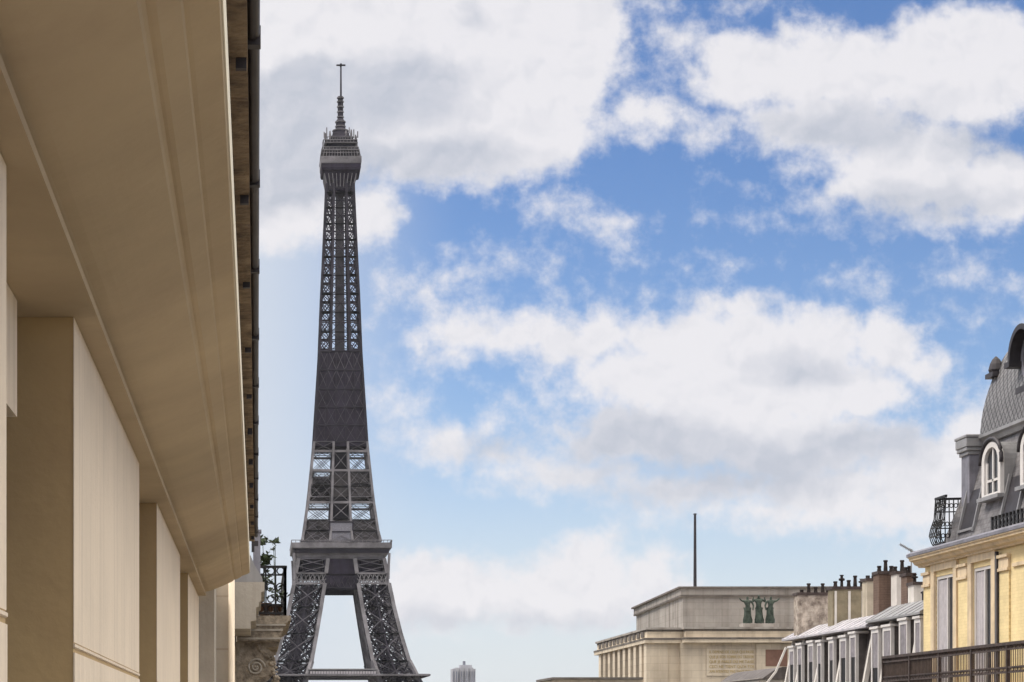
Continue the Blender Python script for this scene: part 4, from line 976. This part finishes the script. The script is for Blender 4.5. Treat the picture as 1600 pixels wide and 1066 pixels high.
for y in (200,193,186,178,170,162,154,148):
    q = MB(); q.lathe(TXc+.3, TD, [(hwm(5.6 if y<182 else 8.5 if y<196 else 13),zy(y)),(hwm(5.6 if y<182 else 8.5 if y<196 else 13),zy(y-1.6))], 12); q.build('cupola_ring', m_towerl, tw)
q = MB(); q.tube([(TXc+.5,TD,zy(146)),(TXc+.5,TD,zy(95))], [.42,.30], 8)
q.box(TXc-1.4,TXc+2.4,TD-.4,TD+.4,zy(96.4),zy(94.6)); q.box(TXc+.1,TXc+.9,TD-1.6,TD+1.6,zy(96.4),zy(94.6)); q.build('antenna', m_tower, tw)
# first platform
hw1 = 134*TD/(F+134)
q = MB(); q.frustum(TXc, TD, [(hw1-1,zy(1082)),(hw1,zy(1080)),(hw1,zy(1066)),(hw1+.3,zy(1065)),(hw1+.3,zy(1054)),(hw1-.4,zy(1053))])
# square ring: cut the centre by building it as four bars instead
q = MB()
zz0, zz1 = TZ+55, EYE+(VY-1053)*(TD-hw1)/F
for (a0,a1,b0,b1) in ((-hw1,hw1,-hw1,-hw1+22),(-hw1,hw1,hw1-22,hw1),(-hw1,-hw1+22,-hw1+22.01,hw1-22.01),(hw1-22,hw1,-hw1+22.01,hw1-22.01)):
    q.box(TXc+a0, TXc+a1, TD+b0, TD+b1, zz0, zz1)
p1 = q.build('first_platform', m_tower, tw)
q = MB()
for k, f in face4(0):
    for i in range(60):
        u_ = -hw1+2*hw1*(i+.5)/60; q.beam(f(u_,hw1+.25,zz0), f(u_,hw1+.25,zz1-.8), .35)
    q.beam(f(-hw1,hw1+.3,zz1-.4), f(hw1,hw1+.3,zz1-.4), .7)
q.build('platform_gallery', m_towerl, p1)
hp = 50*TD/F
yf = TD-hw1+1.2
q = MB(); q.box(TXc-hp, TXc+hp, yf, yf+10, zz1, EYE+(VY-1046.5)*yf/F); pv = q.build('platform_pavilion', m_towerl, tw)
q = MB()
for i in range(24):
    x = TXc-hp+2*hp*(i+.5)/24; q.box(x-.42, x+.42, yf-.25, yf-.02, zz1, EYE+(VY-1049)*yf/F)
q.build('pavilion_window', m_curtain, pv)
q = MB(); q.box(TXc-hp-.6, TXc+hp+.6, yf-.6, yf+10.5, EYE+(VY-1046.5)*yf/F, EYE+(VY-1045)*yf/F); q.build('pavilion_roof', m_zinc, pv)
# arches under the first platform
q = MB()
for k, f in face4(0):
    o = 48.5; pts0 = []; 
    for i in range(25):
        a = math.pi*i/24; z = TZ+14+36*math.sin(a); ox = itp(PO, z)+.2; pts0.append(f(-36*math.cos(a), ox, z))
    q.tube(pts0, .9, 6)
q.build('arch', m_tower, tw)

# ------------------------------------------------------------------ haze
HAZE = 0.00003
if HAZE:
    hz = MB().box(-4400, 4400, -450, 4650, -16, 306)
    hm = bpy.data.materials.new('haze_air'); hm.use_nodes = True; t = hm.node_tree; t.nodes.clear()
    pv_ = t.nodes.new('ShaderNodeVolumePrincipled'); pv_.inputs['Color'].default_value = (.92,.95,1,1); pv_.inputs['Density'].default_value = HAZE
    mo = t.nodes.new('ShaderNodeOutputMaterial'); t.links.new(pv_.outputs[0], mo.inputs['Volume'])
    tag(hz.build('haze', hm), kind='stuff')
